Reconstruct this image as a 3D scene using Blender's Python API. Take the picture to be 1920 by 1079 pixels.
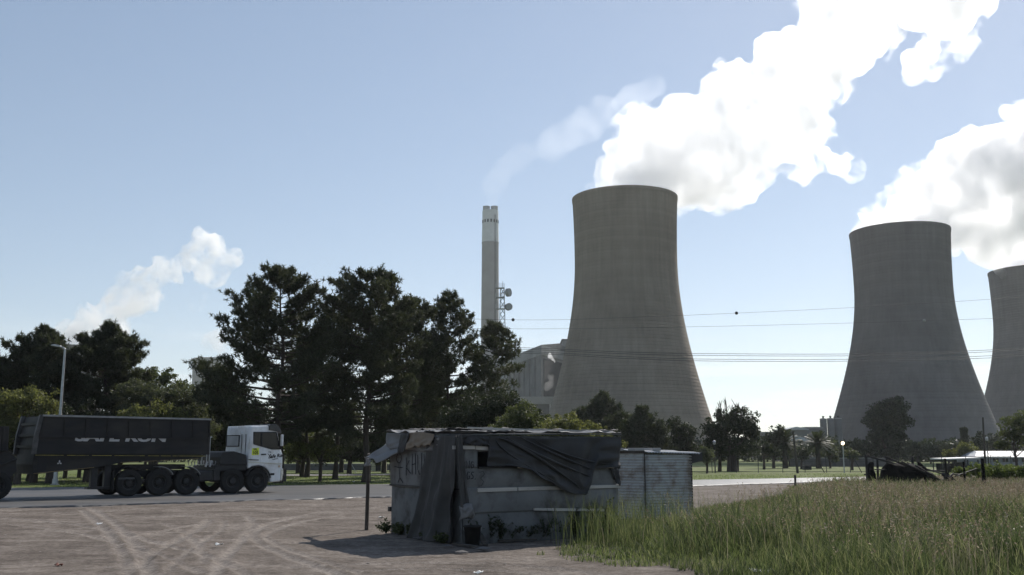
import bpy, math, random
import numpy as np
from mathutils import Vector, Matrix

for o in list(bpy.data.objects):
    bpy.data.objects.remove(o, do_unlink=True)
S = bpy.context.scene
C = S.collection
R = math.radians

# ------------------------------------------------------------------ camera, sky, sun, exposure
EYE = 1.75
PITCH = R(9.5)
FPX = 1867.0                      # focal length in pixels of the 1920 px wide photograph (35 mm lens)
cam_d = bpy.data.cameras.new('camera')
cam_d.lens = 35.0
cam_d.sensor_width = 36.0
cam_d.clip_start = 0.1
cam_d.clip_end = 9000
cam = bpy.data.objects.new('camera', cam_d)
C.objects.link(cam)
cam.location = (0, 0, EYE)
cam.rotation_euler = (R(90) + PITCH, 0, 0)
S.camera = cam

SUN_EL, SUN_AZ = R(38), R(28.5)     # azimuth measured from +Y towards +X
W = bpy.data.worlds.new('World')
S.world = W
W.use_nodes = True
wn, wl = W.node_tree.nodes, W.node_tree.links
wn.clear()
wo = wn.new('ShaderNodeOutputWorld')
bg = wn.new('ShaderNodeBackground')
bg.inputs['Strength'].default_value = 0.150
sky = wn.new('ShaderNodeTexSky')
sky.sky_type = 'NISHITA'
sky.sun_disc = False
sky.sun_elevation = SUN_EL
sky.sun_rotation = SUN_AZ
sky.altitude = 1600
sky.air_density = 1.0
sky.dust_density = 0.45
sky.ozone_density = 1.0
hs = wn.new('ShaderNodeHueSaturation')
hs.inputs['Saturation'].default_value = 1.04
hs.inputs['Value'].default_value = 1.12
gm = wn.new('ShaderNodeGamma'); gm.inputs[1].default_value = .70
wl.new(sky.outputs[0], gm.inputs[0]); wl.new(gm.outputs[0], hs.inputs['Color'])
# thin streaks of high cloud, low over the horizon all the way round
tc = wn.new('ShaderNodeTexCoord')
mp = wn.new('ShaderNodeMapping'); mp.inputs['Scale'].default_value = (3.2, 3.2, 26)
nz = wn.new('ShaderNodeTexNoise'); nz.inputs['Scale'].default_value = 1.6; nz.inputs['Detail'].default_value = 7; nz.inputs['Roughness'].default_value = .58
wl.new(tc.outputs['Generated'], mp.inputs[0]); wl.new(mp.outputs[0], nz.inputs['Vector'])
rp = wn.new('ShaderNodeValToRGB')
rp.color_ramp.elements[0].position = .50; rp.color_ramp.elements[1].position = .66
wl.new(nz.outputs[0], rp.inputs[0])
sx = wn.new('ShaderNodeSeparateXYZ'); wl.new(tc.outputs['Generated'], sx.inputs[0])
rz = wn.new('ShaderNodeValToRGB')
e = rz.color_ramp.elements
e[0].position = 0.0; e[0].color = (.9, .9, .9, 1)
e[1].position = 0.13; e[1].color = (0, 0, 0, 1)
m1 = e.new(0.06); m1.color = (.8, .8, .8, 1)
wl.new(sx.outputs['Z'], rz.inputs[0])
mu = wn.new('ShaderNodeMath'); mu.operation = 'MULTIPLY'
wl.new(rp.outputs[0], mu.inputs[0]); wl.new(rz.outputs[0], mu.inputs[1])
mx = wn.new('ShaderNodeMixRGB'); mx.blend_type = 'MIX'
wl.new(mu.outputs[0], mx.inputs[0]); wl.new(hs.outputs[0], mx.inputs[1])
mx.inputs[2].default_value = (5.9, 6.05, 6.2, 1)
wl.new(mx.outputs[0], bg.inputs['Color'])
wl.new(bg.outputs[0], wo.inputs['Surface'])

sun_d = bpy.data.lights.new('sun', 'SUN')
sun_d.energy = 4.2
sun_d.angle = R(0.53)
sun_d.color = (1.0, .94, .86)
sun = bpy.data.objects.new('sun', sun_d)
C.objects.link(sun)
sdir = Vector((math.sin(SUN_AZ) * math.cos(SUN_EL), math.cos(SUN_AZ) * math.cos(SUN_EL), math.sin(SUN_EL)))
sun.rotation_euler = sdir.to_track_quat('Z', 'Y').to_euler()
sun.location = (30, 60, 120)

S.view_settings.view_transform = 'Standard'
S.view_settings.look = 'None'
S.view_settings.exposure = 0.22
S.view_settings.gamma = 1.0
S.view_settings.use_curve_mapping = False
cy = S.cycles
cy.use_denoising = True
cy.max_bounces = 22
cy.diffuse_bounces = 3
cy.glossy_bounces = 3
cy.transmission_bounces = 4
cy.transparent_max_bounces = 24
cy.volume_bounces = 20
cy.sample_clamp_indirect = 8.0
cy.volume_step_rate = .35
cy.volume_max_steps = 400
cy.caustics_reflective = False
cy.caustics_refractive = False

# ------------------------------------------------------------------ helpers
FW = np.array([0, math.cos(PITCH), math.sin(PITCH)])
UP = np.array([0, -math.sin(PITCH), math.cos(PITCH)])
RT = np.array([1.0, 0, 0])


def ray(px, py):
    return FW * FPX + RT * (px - 960) + UP * (539.5 - py)


def at(px, py, Y):
    """the point at ground distance Y along the view axis that the photograph shows at (px, py)"""
    d = ray(px, py)
    k = Y / d[1]
    return np.array([d[0] * k, Y, EYE + d[2] * k])


def gnd(px, py, z=0.0):
    d = ray(px, py)
    k = (z - EYE) / d[2]
    return np.array([d[0] * k, d[1] * k, z])


def mpp(Y):
    return Y / FPX * 0.99


# vectorised value noise
def _h(i, j, k, s):
    n = (i * 374761393 + j * 668265263 + k * 1274126177 + s * 974711) & 0xFFFFFFFF
    n = ((n ^ (n >> 13)) * 1274126177) & 0xFFFFFFFF
    n = n ^ (n >> 16)
    return (n & 0xFFFF) / 32767.5 - 1.0


def vnoise(p, seed=0):
    p = np.asarray(p, float)
    i = np.floor(p).astype(np.int64)
    f = p - i
    f = f * f * f * (f * (f * 6 - 15) + 10)
    x, y, z = i[..., 0], i[..., 1], i[..., 2]
    fx, fy, fz = f[..., 0], f[..., 1], f[..., 2]
    r = 0
    for a in (0, 1):
        for b in (0, 1):
            for c in (0, 1):
                w = (fx if a else 1 - fx) * (fy if b else 1 - fy) * (fz if c else 1 - fz)
                r = r + w * _h(x + a, y + b, z + c, seed)
    return r


def fbm(p, octv=4, seed=0, gain=.5, lac=2.03):
    p = np.asarray(p, float)
    r, a = 0, 1.0
    for o in range(octv):
        r = r + a * vnoise(p + 17.3 * o, seed + o)
        p = p * lac
        a *= gain
    return r


def pnoise2(x, y, octv=4, seed=0):
    x = np.asarray(x, float); y = np.asarray(y, float)
    x, y = np.broadcast_arrays(x, y)
    return fbm(np.stack([x, y, np.zeros_like(x) + seed * 3.7], -1), octv, seed)


def link(o, parent=None):
    C.objects.link(o)
    if parent is not None:
        o.parent = parent
    return o


def tag(o, label=None, cat=None, group=None, kind=None):
    if label: o['label'] = label
    if cat: o['category'] = cat
    if group: o['group'] = group
    if kind: o['kind'] = kind
    return o


def thing(name, label, cat, loc=(0, 0, 0), rz=0, group=None):
    o = bpy.data.objects.new(name, None)
    o.empty_display_size = .2
    C.objects.link(o)
    o.location = loc
    o.rotation_euler = (0, 0, rz)
    return tag(o, label, cat, group)


def mesh_np(name, V, F, mat=None, parent=None, smooth=False, loc=None):
    """V (n,3), F an (m,k) integer array: one mesh object"""
    V = np.asarray(V, np.float32); F = np.asarray(F, np.int32)
    me = bpy.data.meshes.new(name)
    m, k = F.shape
    me.vertices.add(len(V)); me.vertices.foreach_set('co', V.ravel())
    me.loops.add(m * k); me.loops.foreach_set('vertex_index', F.ravel())
    me.polygons.add(m)
    me.polygons.foreach_set('loop_start', np.arange(0, m * k, k, dtype=np.int32))
    me.update(calc_edges=True)
    if smooth:
        me.polygons.foreach_set('use_smooth', np.ones(m, bool))
    if mat: me.materials.append(mat)
    o = bpy.data.objects.new(name, me)
    if loc is not None: o.location = loc
    return link(o, parent)


class MB:
    """collects simple shapes and links them as one mesh object"""
    def __init__(s):
        s.v, s.f, s.m, s.mats, s.cur = [], [], [], [], 0

    def mat(s, m):
        if m not in s.mats: s.mats.append(m)
        s.cur = s.mats.index(m)
        return s

    def add(s, V, F):
        n = len(s.v)
        s.v += [tuple(map(float, p)) for p in V]
        s.f += [tuple(i + n for i in f) for f in F]
        s.m += [s.cur] * len(F)
        return s

    def box(s, lo, hi, M=None):
        x0, y0, z0 = lo; x1, y1, z1 = hi
        V = [(x0, y0, z0), (x1, y0, z0), (x1, y1, z0), (x0, y1, z0), (x0, y0, z1), (x1, y0, z1), (x1, y1, z1), (x0, y1, z1)]
        if M is not None: V = [tuple(M @ Vector(p)) for p in V]
        return s.add(V, [(0, 3, 2, 1), (4, 5, 6, 7), (0, 1, 5, 4), (1, 2, 6, 5), (2, 3, 7, 6), (3, 0, 4, 7)])

    def prism(s, poly, a, b, axis=1):
        """polygon of (x, z) pairs extruded from a to b along y (axis 1), x (0: pairs are y, z) or z (2: pairs are x, y)"""
        n = len(poly)
        def P(p, t):
            return (p[0], t, p[1]) if axis == 1 else (t, p[0], p[1]) if axis == 0 else (p[0], p[1], t)
        V = [P(p, a) for p in poly] + [P(p, b) for p in poly]
        F = [tuple(range(n))[::-1], tuple(range(n, 2 * n))] + [(i, (i + 1) % n, n + (i + 1) % n, n + i) for i in range(n)]
        return s.add(V, F)

    def tube(s, pts, rad, n=8, cap=True):
        pts = [Vector(p) for p in pts]
        if not hasattr(rad, '__len__'): rad = [rad] * len(pts)
        V, F = [], []
        ref = None
        for i, p in enumerate(pts):
            t = (pts[min(i + 1, len(pts) - 1)] - pts[max(i - 1, 0)])
            if t.length < 1e-9: t = Vector((0, 0, 1))
            t.normalize()
            if ref is None:
                ref = Vector((0, 0, 1)) if abs(t.z) < .9 else Vector((1, 0, 0))
                ref = (ref - t * ref.dot(t)).normalized()
            else:
                ref = ref - t * ref.dot(t)
                ref = ref.normalized() if ref.length > 1e-6 else t.orthogonal().normalized()
            b = t.cross(ref)
            for k in range(n):
                a = 2 * math.pi * k / n
                V.append(p + (ref * math.cos(a) + b * math.sin(a)) * rad[i])
        for i in range(len(pts) - 1):
            for k in range(n):
                F.append((i * n + k, i * n + (k + 1) % n, (i + 1) * n + (k + 1) % n, (i + 1) * n + k))
        if cap:
            F.append(tuple(range(n))[::-1]); F.append(tuple(range((len(pts) - 1) * n, len(pts) * n)))
        return s.add(V, F)

    def bar(s, a, b, w, h=None):
        """square bar between two points"""
        h = h or w
        a, b = Vector(a), Vector(b)
        t = (b - a).normalized()
        r = Vector((0, 0, 1)) if abs(t.z) < .9 else Vector((1, 0, 0))
        u = t.cross(r).normalized(); v = u.cross(t)
        V = [p + u * (su * w / 2) + v * (sv * h / 2) for p in (a, b) for su, sv in ((-1, -1), (1, -1), (1, 1), (-1, 1))]
        return s.add(V, [(3, 2, 1, 0), (4, 5, 6, 7), (0, 1, 5, 4), (1, 2, 6, 5), (2, 3, 7, 6), (3, 0, 4, 7)])

    def lathe(s, prof, n=32, axis='z', c=(0, 0, 0)):
        V, F = [], []
        for (r, z) in prof:
            for k in range(n):
                a = 2 * math.pi * k / n
                p = (r * math.cos(a), r * math.sin(a), z)
                if axis == 'y': p = (p[0], z, p[1])
                V.append((p[0] + c[0], p[1] + c[1], p[2] + c[2]))
        m = len(prof)
        for i in range(m - 1):
            for k in range(n):
                q = (i * n + k, i * n + (k + 1) % n, (i + 1) * n + (k + 1) % n, (i + 1) * n + k)
                F.append(q if axis != 'y' else q[::-1])
        return s.add(V, F)

    def build(s, name, mat=None, parent=None, smooth=False, bevel=0, loc=None):
        me = bpy.data.meshes.new(name)
        me.from_pydata(s.v, [], s.f)
        for m in (s.mats or [mat]):
            if m: me.materials.append(m)
        if s.mats:
            me.polygons.foreach_set('material_index', s.m)
        if smooth:
            me.polygons.foreach_set('use_smooth', [True] * len(s.f))
        me.update()
        o = bpy.data.objects.new(name, me)
        if loc is not None: o.location = loc
        if bevel:
            b = o.modifiers.new('bevel', 'BEVEL'); b.width = bevel; b.segments = 2; b.limit_method = 'ANGLE'
        return link(o, parent)


def grid_mesh(name, P, mat=None, parent=None, smooth=True, thick=0, loc=None):
    """P is an (n, m, 3) array of points"""
    n, m = P.shape[:2]
    i = np.arange(n * m).reshape(n, m)
    F = np.stack([i[:-1, :-1], i[1:, :-1], i[1:, 1:], i[:-1, 1:]], -1).reshape(-1, 4)
    o = mesh_np(name, P.reshape(-1, 3), F, mat, parent, smooth, loc)
    if thick:
        md = o.modifiers.new('thickness', 'SOLIDIFY'); md.thickness = thick; md.offset = 0
    return o


def copy_tree(o, parent=None):
    c = o.copy(); C.objects.link(c); c.parent = parent
    for ch in list(o.children): copy_tree(ch, c)
    return c


# ------------------------------------------------------------------ materials
def new_mat(name):
    m = bpy.data.materials.new(name); m.use_nodes = True
    nt = m.node_tree
    return m, nt.nodes, nt.links, nt.nodes['Principled BSDF'], nt.nodes['Material Output']


def _ramp(n, l, src, stops):
    r = n.new('ShaderNodeValToRGB')
    e = r.color_ramp.elements
    e[0].position, e[0].color = stops[0][0], (*stops[0][1], 1)
    e[1].position, e[1].color = stops[-1][0], (*stops[-1][1], 1)
    for p, c in stops[1:-1]:
        x = e.new(p); x.color = (*c, 1)
    l.new(src, r.inputs[0])
    return r


def _noise(n, l, vec, scale, detail=5, rough=.55):
    t = n.new('ShaderNodeTexNoise')
    t.inputs['Scale'].default_value = scale; t.inputs['Detail'].default_value = detail; t.inputs['Roughness'].default_value = rough
    l.new(vec, t.inputs['Vector'])
    return t


def stone(name, c0, c1, scale=2.0, rough=.85, bump=.3, bscale=30, stretch=None, spec=.3, metal=0, dirt=None, dscale=.6):
    """two tones of noise, a finer grain, optional dirt patches and relief"""
    m, n, l, b, out = new_mat(name)
    tc = n.new('ShaderNodeTexCoord')
    vec = tc.outputs['Object']
    if stretch:
        mp = n.new('ShaderNodeMapping'); mp.inputs['Scale'].default_value = stretch
        l.new(vec, mp.inputs[0]); vec = mp.outputs[0]
    a = _noise(n, l, vec, scale, 6, .62)
    col = _ramp(n, l, a.outputs[0], [(.3, c0), (.7, c1)]).outputs[0]
    if dirt:
        d = _noise(n, l, vec, dscale, 7, .65)
        mk = _ramp(n, l, d.outputs[0], [(.46, (0, 0, 0)), (.64, (1, 1, 1))])
        x = n.new('ShaderNodeMixRGB'); l.new(mk.outputs[0], x.inputs[0]); l.new(col, x.inputs[1]); x.inputs[2].default_value = (*dirt, 1)
        col = x.outputs[0]
    l.new(col, b.inputs['Base Color'])
    b.inputs['Roughness'].default_value = rough
    b.inputs['Metallic'].default_value = metal
    b.inputs['Specular IOR Level'].default_value = spec
    if bump:
        f = _noise(n, l, vec, bscale, 4)
        bp = n.new('ShaderNodeBump'); bp.inputs['Strength'].default_value = bump; bp.inputs['Distance'].default_value = .02
        l.new(f.outputs[0], bp.inputs['Height']); l.new(bp.outputs[0], b.inputs['Normal'])
    return m


def leafmat(name, dark, light, trans=.35, rough=.6):
    """leaf colour varies from one leaf to the next; some light passes through the blade"""
    m, n, l, b, out = new_mat(name)
    g = n.new('ShaderNodeNewGeometry')
    tc = n.new('ShaderNodeTexCoord')
    nz = _noise(n, l, tc.outputs['Object'], .9, 2)
    ad = n.new('ShaderNodeMath'); ad.operation = 'MULTIPLY_ADD'; ad.inputs[1].default_value = .55
    l.new(g.outputs['Random Per Island'], ad.inputs[0])
    sc = n.new('ShaderNodeMath'); sc.operation = 'MULTIPLY'; sc.inputs[1].default_value = .5
    l.new(nz.outputs[0], sc.inputs[0]); l.new(sc.outputs[0], ad.inputs[2])
    cr = _ramp(n, l, ad.outputs[0], [(.1, dark), (.85, light)])
    l.new(cr.outputs[0], b.inputs['Base Color'])
    b.inputs['Roughness'].default_value = rough
    b.inputs['Specular IOR Level'].default_value = .3
    t = n.new('ShaderNodeBsdfTranslucent')
    gm = n.new('ShaderNodeMixRGB'); gm.blend_type = 'MULTIPLY'; gm.inputs[0].default_value = 1; gm.inputs[2].default_value = (1.5, 1.55, .8, 1)
    l.new(cr.outputs[0], gm.inputs[1]); l.new(gm.outputs[0], t.inputs[0])
    x = n.new('ShaderNodeMixShader'); x.inputs[0].default_value = trans
    l.new(b.outputs[0], x.inputs[1]); l.new(t.outputs[0], x.inputs[2]); l.new(x.outputs[0], out.inputs['Surface'])
    return m


def cloth(name, c0, c1, trans=.15, rough=.6, scale=3):
    m = stone(name, c0, c1, scale, rough, .25, 60, spec=.3)
    n, l = m.node_tree.nodes, m.node_tree.links
    b, out = n['Principled BSDF'], n['Material Output']
    t = n.new('ShaderNodeBsdfTranslucent'); t.inputs[0].default_value = (*c1, 1)
    x = n.new('ShaderNodeMixShader'); x.inputs[0].default_value = trans
    l.new(b.outputs[0], x.inputs[1]); l.new(t.outputs[0], x.inputs[2]); l.new(x.outputs[0], out.inputs['Surface'])
    return m


def volmat(name, density, aniso=.35, col=(.995, .995, 1), noise=None):
    m = bpy.data.materials.new(name); m.use_nodes = True
    n, l = m.node_tree.nodes, m.node_tree.links
    n.clear()
    out = n.new('ShaderNodeOutputMaterial')
    v = n.new('ShaderNodeVolumePrincipled')
    v.inputs['Color'].default_value = (*col, 1)
    v.inputs['Density'].default_value = density
    v.inputs['Anisotropy'].default_value = aniso
    if noise:
        tc = n.new('ShaderNodeTexCoord')
        t = _noise(n, l, tc.outputs['Object'], noise[0], 8, .70)
        t.inputs['Distortion'].default_value = .4
        r = n.new('ShaderNodeMapRange'); r.interpolation_type = 'SMOOTHSTEP'; r.inputs[1].default_value = noise[1]; r.inputs[2].default_value = noise[2]
        r.inputs[3].default_value = 0; r.inputs[4].default_value = density
        l.new(t.outputs[0], r.inputs[0]); l.new(r.outputs[0], v.inputs['Density'])
    l.new(v.outputs[0], out.inputs['Volume'])
    return m


M = {}
M['dark_metal'] = stone('dark metal', (.018, .018, .02), (.032, .032, .034), 6, .5, .1)
M['black'] = stone('black rubber', (.012, .012, .012), (.022, .022, .022), 8, .8, .2)
M['soot'] = stone('charred black', (.006, .006, .006), (.012, .011, .010), 9, .95, .5, spec=.08)
M['galv'] = stone('galvanised steel', (.34, .35, .36), (.46, .47, .48), 5, .45, .05, metal=.5)
M['white_paint'] = stone('white cab paint', (.76, .77, .78), (.84, .84, .84), 3, .4, .02, spec=.4, dirt=(.60, .58, .55), dscale=1.1)
M['bark'] = stone('bark', (.035, .028, .024), (.085, .07, .06), 7, .9, .8, 18, (1, 1, .25))
M['wood_post'] = stone('weathered post', (.04, .034, .03), (.09, .08, .07), 8, .85, .5, 25, (1, 1, .2))
M['timber'] = stone('pale timber', (.38, .36, .33), (.55, .53, .5), 6, .75, .3, 25, (.2, .2, 1), dirt=(.25, .23, .21), dscale=3)
M['roof_white'] = stone('pale roof sheet', (.36, .38, .40), (.46, .47, .48), 2, .6, .05, spec=.5)
M['glass'] = stone('dark glass', (.010, .011, .013), (.016, .018, .02), 2, .12, 0, spec=.35)
M['yellow'] = stone('yellow paint', (.5, .42, .1), (.62, .52, .14), 5, .6, .05, dirt=(.22, .19, .1), dscale=4)
M['needles'] = leafmat('pine needles', (.020, .026, .017), (.074, .082, .052), .28)
M['needles_pale'] = leafmat('paler pine needles', (.030, .036, .024), (.085, .092, .060), .3)
M['leaf_dark'] = leafmat('dark leaves', (.013, .019, .011), (.048, .058, .031), .24)
M['leaf_mid'] = leafmat('mid green leaves', (.035, .046, .022), (.105, .12, .058), .4)
M['leaf_grey'] = leafmat('grey green leaves', (.04, .048, .034), (.11, .12, .085), .38)
M['leaf_olive'] = leafmat('olive leaves', (.06, .066, .03), (.17, .175, .085), .46)
M['leaf_bush'] = leafmat('bright weeds', (.05, .07, .02), (.13, .16, .06), .42)
M['palm'] = leafmat('palm fronds', (.018, .025, .015), (.06, .07, .045), .25)
# ------------------------------------------------------------------ ground, dirt lot, road, path
NEAR = [(-700, 985), (-300, 968), (0, 957), (280, 948), (560, 940), (730, 935), (1000, 924), (1300, 914), (1620, 903.5), (1920, 896), (2600, 884)]
FAR = [(-900, 938), (-300, 922), (0, 918), (730, 911), (1000, 906.5), (1300, 902.5), (1620, 896.5), (1920, 891), (2600, 880)]
nearp = np.array([gnd(*p) for p in NEAR]); farp = np.array([gnd(*p) for p in FAR])


def near_y(x): return np.interp(x, nearp[:, 0], nearp[:, 1])
def far_y(x): return np.interp(x, farp[:, 0], farp[:, 1])


def sstep(a, b, x):
    t = np.clip((np.asarray(x, float) - a) / (b - a), 0, 1)
    return t * t * (3 - 2 * t)


def ground_z(x, y):
    return -0.03 - .28 * sstep(75, 150, y) + 0 * x


def ground_material():
    m, n, l, b, out = new_mat('mown grass')
    tc = n.new('ShaderNodeTexCoord'); v = tc.outputs['Object']
    a = _noise(n, l, v, .09, 6, .6); c = _noise(n, l, v, 1.3, 6, .7)
    ca = _ramp(n, l, c.outputs[0], [(.25, (.075, .10, .026)), (.6, (.145, .18, .052)), (.85, (.20, .21, .085))])
    dry = _ramp(n, l, a.outputs[0], [(.45, (0, 0, 0)), (.7, (.75, .75, .75))])
    x = n.new('ShaderNodeMixRGB'); l.new(dry.outputs[0], x.inputs[0]); l.new(ca.outputs[0], x.inputs[1]); x.inputs[2].default_value = (.13, .115, .065, 1)
    l.new(x.outputs[0], b.inputs['Base Color'])
    b.inputs['Roughness'].default_value = .9; b.inputs['Specular IOR Level'].default_value = .15
    f = _noise(n, l, v, 14, 4)
    bp = n.new('ShaderNodeBump'); bp.inputs['Strength'].default_value = .9; bp.inputs['Distance'].default_value = .06
    l.new(f.outputs[0], bp.inputs['Height']); l.new(bp.outputs[0], b.inputs['Normal'])
    return m


gx = np.concatenate([[-3000, -1500, -700, -350, -180], np.arange(-120, 121, 6.0), [180, 350, 700, 1500, 3000]])
gy = np.concatenate([[-600, -300, -60, -10], np.arange(0, 220, 5.0), [260, 350, 500, 800, 1300, 2200, 4000]])
GX, GY = np.meshgrid(gx, gy, indexing='ij')
GP = np.stack([GX, GY, ground_z(GX, GY) + .02 * pnoise2(GX * .2, GY * .2, 3, 5) * (GY > 60)], -1)
M['grass'] = ground_material()
tag(grid_mesh('ground', GP, M['grass']), kind='structure')

# tyre tracks that wander over the lot: (polyline in ground points, half width)
TRK = [([(170, 955), (200, 975), (232, 1003), (258, 1035), (272, 1066), (280, 1090)], .20),
       ([(150, 958), (176, 980), (205, 1010), (228, 1045), (240, 1085)], .16),
       ([(392, 978), (372, 995), (330, 1018), (285, 1045), (255, 1075)], .18),
       ([(420, 980), (412, 998), (372, 1024), (335, 1055), (300, 1090)], .12),
       ([(462, 972), (474, 985), (462, 1005), (436, 1035), (415, 1060), (400, 1090)], .17),
       ([(585, 968), (520, 982), (482, 996), (476, 1012), (500, 1032), (560, 1058), (640, 1090)], .19),
       ([(640, 970), (560, 984), (508, 1000), (500, 1015), (540, 1036), (620, 1064), (700, 1095)], .15),
       ([(-20, 972), (120, 985), (230, 1006), (330, 1032), (420, 1062), (480, 1100)], .17),
       ([(-20, 984), (110, 999), (200, 1018), (300, 1048), (380, 1085)], .13),
       ([(250, 1012), (330, 996), (410, 984), (520, 976), (700, 962)], .13),
       ([(-30, 968), (200, 962), (420, 955), (700, 947)], .28),
       ([(200, 975), (400, 968), (600, 960), (735, 952)], .2),
       ([(560, 1070), (700, 1062), (850, 1060), (1000, 1066), (1150, 1085)], .22),
       ([(620, 1085), (760, 1074), (900, 1073), (1050, 1082)], .16),
       ([(300, 985), (345, 1004), (372, 1030), (380, 1060)], .12)]


def catmull(P, k=8):
    P = [np.asarray(p, float) for p in P]
    Q = [2 * P[0] - P[1]] + P + [2 * P[-1] - P[-2]]
    out = []
    for i in range(1, len(Q) - 2):
        for t in np.linspace(0, 1, k, endpoint=False):
            a, b, c, d = Q[i - 1:i + 3]
            out.append(.5 * (2 * b + (c - a) * t + (2 * a - 5 * b + 4 * c - d) * t * t + (3 * b - a - 3 * c + d) * t ** 3))
    out.append(P[-1])
    return np.array(out)


xs = np.concatenate([np.arange(-70, -18, 2.0), np.arange(-18, 7.0, .065), np.arange(7.0, 75, 1.2)])
ts = np.concatenate([np.linspace(-1.2, 0, 12, endpoint=False), np.linspace(0, 1, 330) ** 1.25])
X, T = np.meshgrid(xs, ts, indexing='ij')
Y1 = near_y(X) + 1.0
LY = np.where(T < 0, 11 + T * 20, 11 + (Y1 - 11) * T)
trk = np.zeros_like(X); ridge = np.zeros_like(X)
for pl, w in TRK:
    c = catmull([gnd(*p) for p in pl], 6); w *= .66
    d = np.full(X.shape, 9.0); along = np.zeros_like(X); acc = 0
    for a, b in zip(c[:-1], c[1:]):
        e = b[:2] - a[:2]; L2 = (e ** 2).sum()
        t = np.clip(((X - a[0]) * e[0] + (LY - a[1]) * e[1]) / L2, 0, 1)
        q = np.hypot(X - a[0] - t * e[0], LY - a[1] - t * e[1])
        hit = q < d
        along = np.where(hit, acc + t * math.sqrt(L2), along)
        d = np.minimum(d, q); acc += math.sqrt(L2)
    wob = 1 + .35 * pnoise2(along * .6, w * 40 + 0 * along, 2, 9)
    k = np.exp(-(d / (w * wob)) ** 4)
    trk = np.maximum(trk, k * (.55 + .45 * np.clip(.5 + pnoise2(along * .35, w * 90 + 0 * along, 2, 3), 0, 1)))
    ridge += -.018 * k + .016 * np.exp(-((d - w * 1.25) / (.08)) ** 2) + .006 * k * np.sin(along * 2 * math.pi / .14) * (w > .14)
z = .004 + .022 * pnoise2(X * .35, LY * .35, 4, 1) + .010 * pnoise2(X * 3.1, LY * 2.2, 3, 2) + .007 * pnoise2(X * 7.0, LY * 6.0, 2, 8) + ridge
z = np.where(T < 0, .0, z) + .035
LOT = np.stack([X, LY, z], -1)


def dirt_material():
    m, n, l, b, out = new_mat('dry dirt')
    tc = n.new('ShaderNodeTexCoord'); v = tc.outputs['Object']
    at_ = n.new('ShaderNodeAttribute'); at_.attribute_name = 'track'
    a = _noise(n, l, v, .55, 7, .68)
    mp = n.new('ShaderNodeMapping'); mp.inputs['Scale'].default_value = (.7, 1.5, 1); mp.inputs['Rotation'].default_value = (0, 0, .5); l.new(v, mp.inputs[0])
    s = _noise(n, l, mp.outputs[0], 1.2, 6, .65)
    base = _ramp(n, l, a.outputs[0], [(.3, (.125, .104, .089)), (.5, (.186, .158, .136)), (.72, (.265, .231, .202))])
    st = _ramp(n, l, s.outputs[0], [(.38, (.62, .60, .58)), (.62, (1.1, 1.1, 1.1))])
    x = n.new('ShaderNodeMixRGB'); x.blend_type = 'MULTIPLY'; x.inputs[0].default_value = .8; l.new(base.outputs[0], x.inputs[1]); l.new(st.outputs[0], x.inputs[2])
    y = n.new('ShaderNodeMixRGB'); l.new(at_.outputs['Fac'], y.inputs[0]); l.new(x.outputs[0], y.inputs[1]); y.inputs[2].default_value = (.285, .252, .224, 1)
    g = _noise(n, l, v, 9, 9, .82)
    gr = _ramp(n, l, g.outputs[0], [(.36, (.45, .43, .41)), (.64, (1.5, 1.5, 1.5))])
    w = n.new('ShaderNodeMixRGB'); w.blend_type = 'MULTIPLY'; w.inputs[0].default_value = .85; l.new(y.outputs[0], w.inputs[1]); l.new(gr.outputs[0], w.inputs[2])
    l.new(w.outputs[0], b.inputs['Base Color'])
    b.inputs['Roughness'].default_value = .95; b.inputs['Specular IOR Level'].default_value = .12
    f = _noise(n, l, v, 26, 6, .7)
    bp = n.new('ShaderNodeBump'); bp.inputs['Strength'].default_value = .8; bp.inputs['Distance'].default_value = .025
    l.new(f.outputs[0], bp.inputs['Height']); l.new(bp.outputs[0], b.inputs['Normal'])
    return m


lot = grid_mesh('dirt_lot', LOT, dirt_material())
tag(lot, kind='structure')
ca = lot.data.attributes.new('track', 'FLOAT', 'POINT')
ca.data.foreach_set('value', (trk * .62).astype(np.float32).ravel())


def lot_z(x, y):
    return .04


# loose stones and crumbs of earth on the lot
rs = np.random.default_rng(5)
n = 7000
yy = 12 + 22 * rs.random(n) ** 1.5; xx = (rs.random(n) - .62) * yy * 1.05
keep = yy < near_y(xx) - .1
xx, yy = xx[keep], yy[keep]
ico = np.array([[.1, 0, .55], [.9, 0, .2], [.28, .85, .2], [-.72, .53, .2], [-.72, -.53, .2], [.28, -.85, .2]])
icf = np.array([[0, 1, 2], [0, 2, 3], [0, 3, 4], [0, 4, 5], [0, 5, 1]])
sz = .006 + .026 * rs.random(len(xx)) ** 4
ang = rs.random(len(xx)) * 6.28
Vs = ico[None] * sz[:, None, None] * (0.7 + .6 * rs.random((len(xx), 6, 1)))
ca_, sa_ = np.cos(ang)[:, None], np.sin(ang)[:, None]
Vs = np.stack([Vs[..., 0] * ca_ - Vs[..., 1] * sa_, Vs[..., 0] * sa_ + Vs[..., 1] * ca_, Vs[..., 2]], -1)
Vs += np.stack([xx, yy, np.full(len(xx), .03)], -1)[:, None]
Fs = (icf[None] + 6 * np.arange(len(xx))[:, None, None]).reshape(-1, 3)
tag(mesh_np('gravel', Vs.reshape(-1, 3), Fs, stone('stones', (.07, .06, .055), (.26, .235, .21), .8, .9, .2)), kind='stuff')

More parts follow.
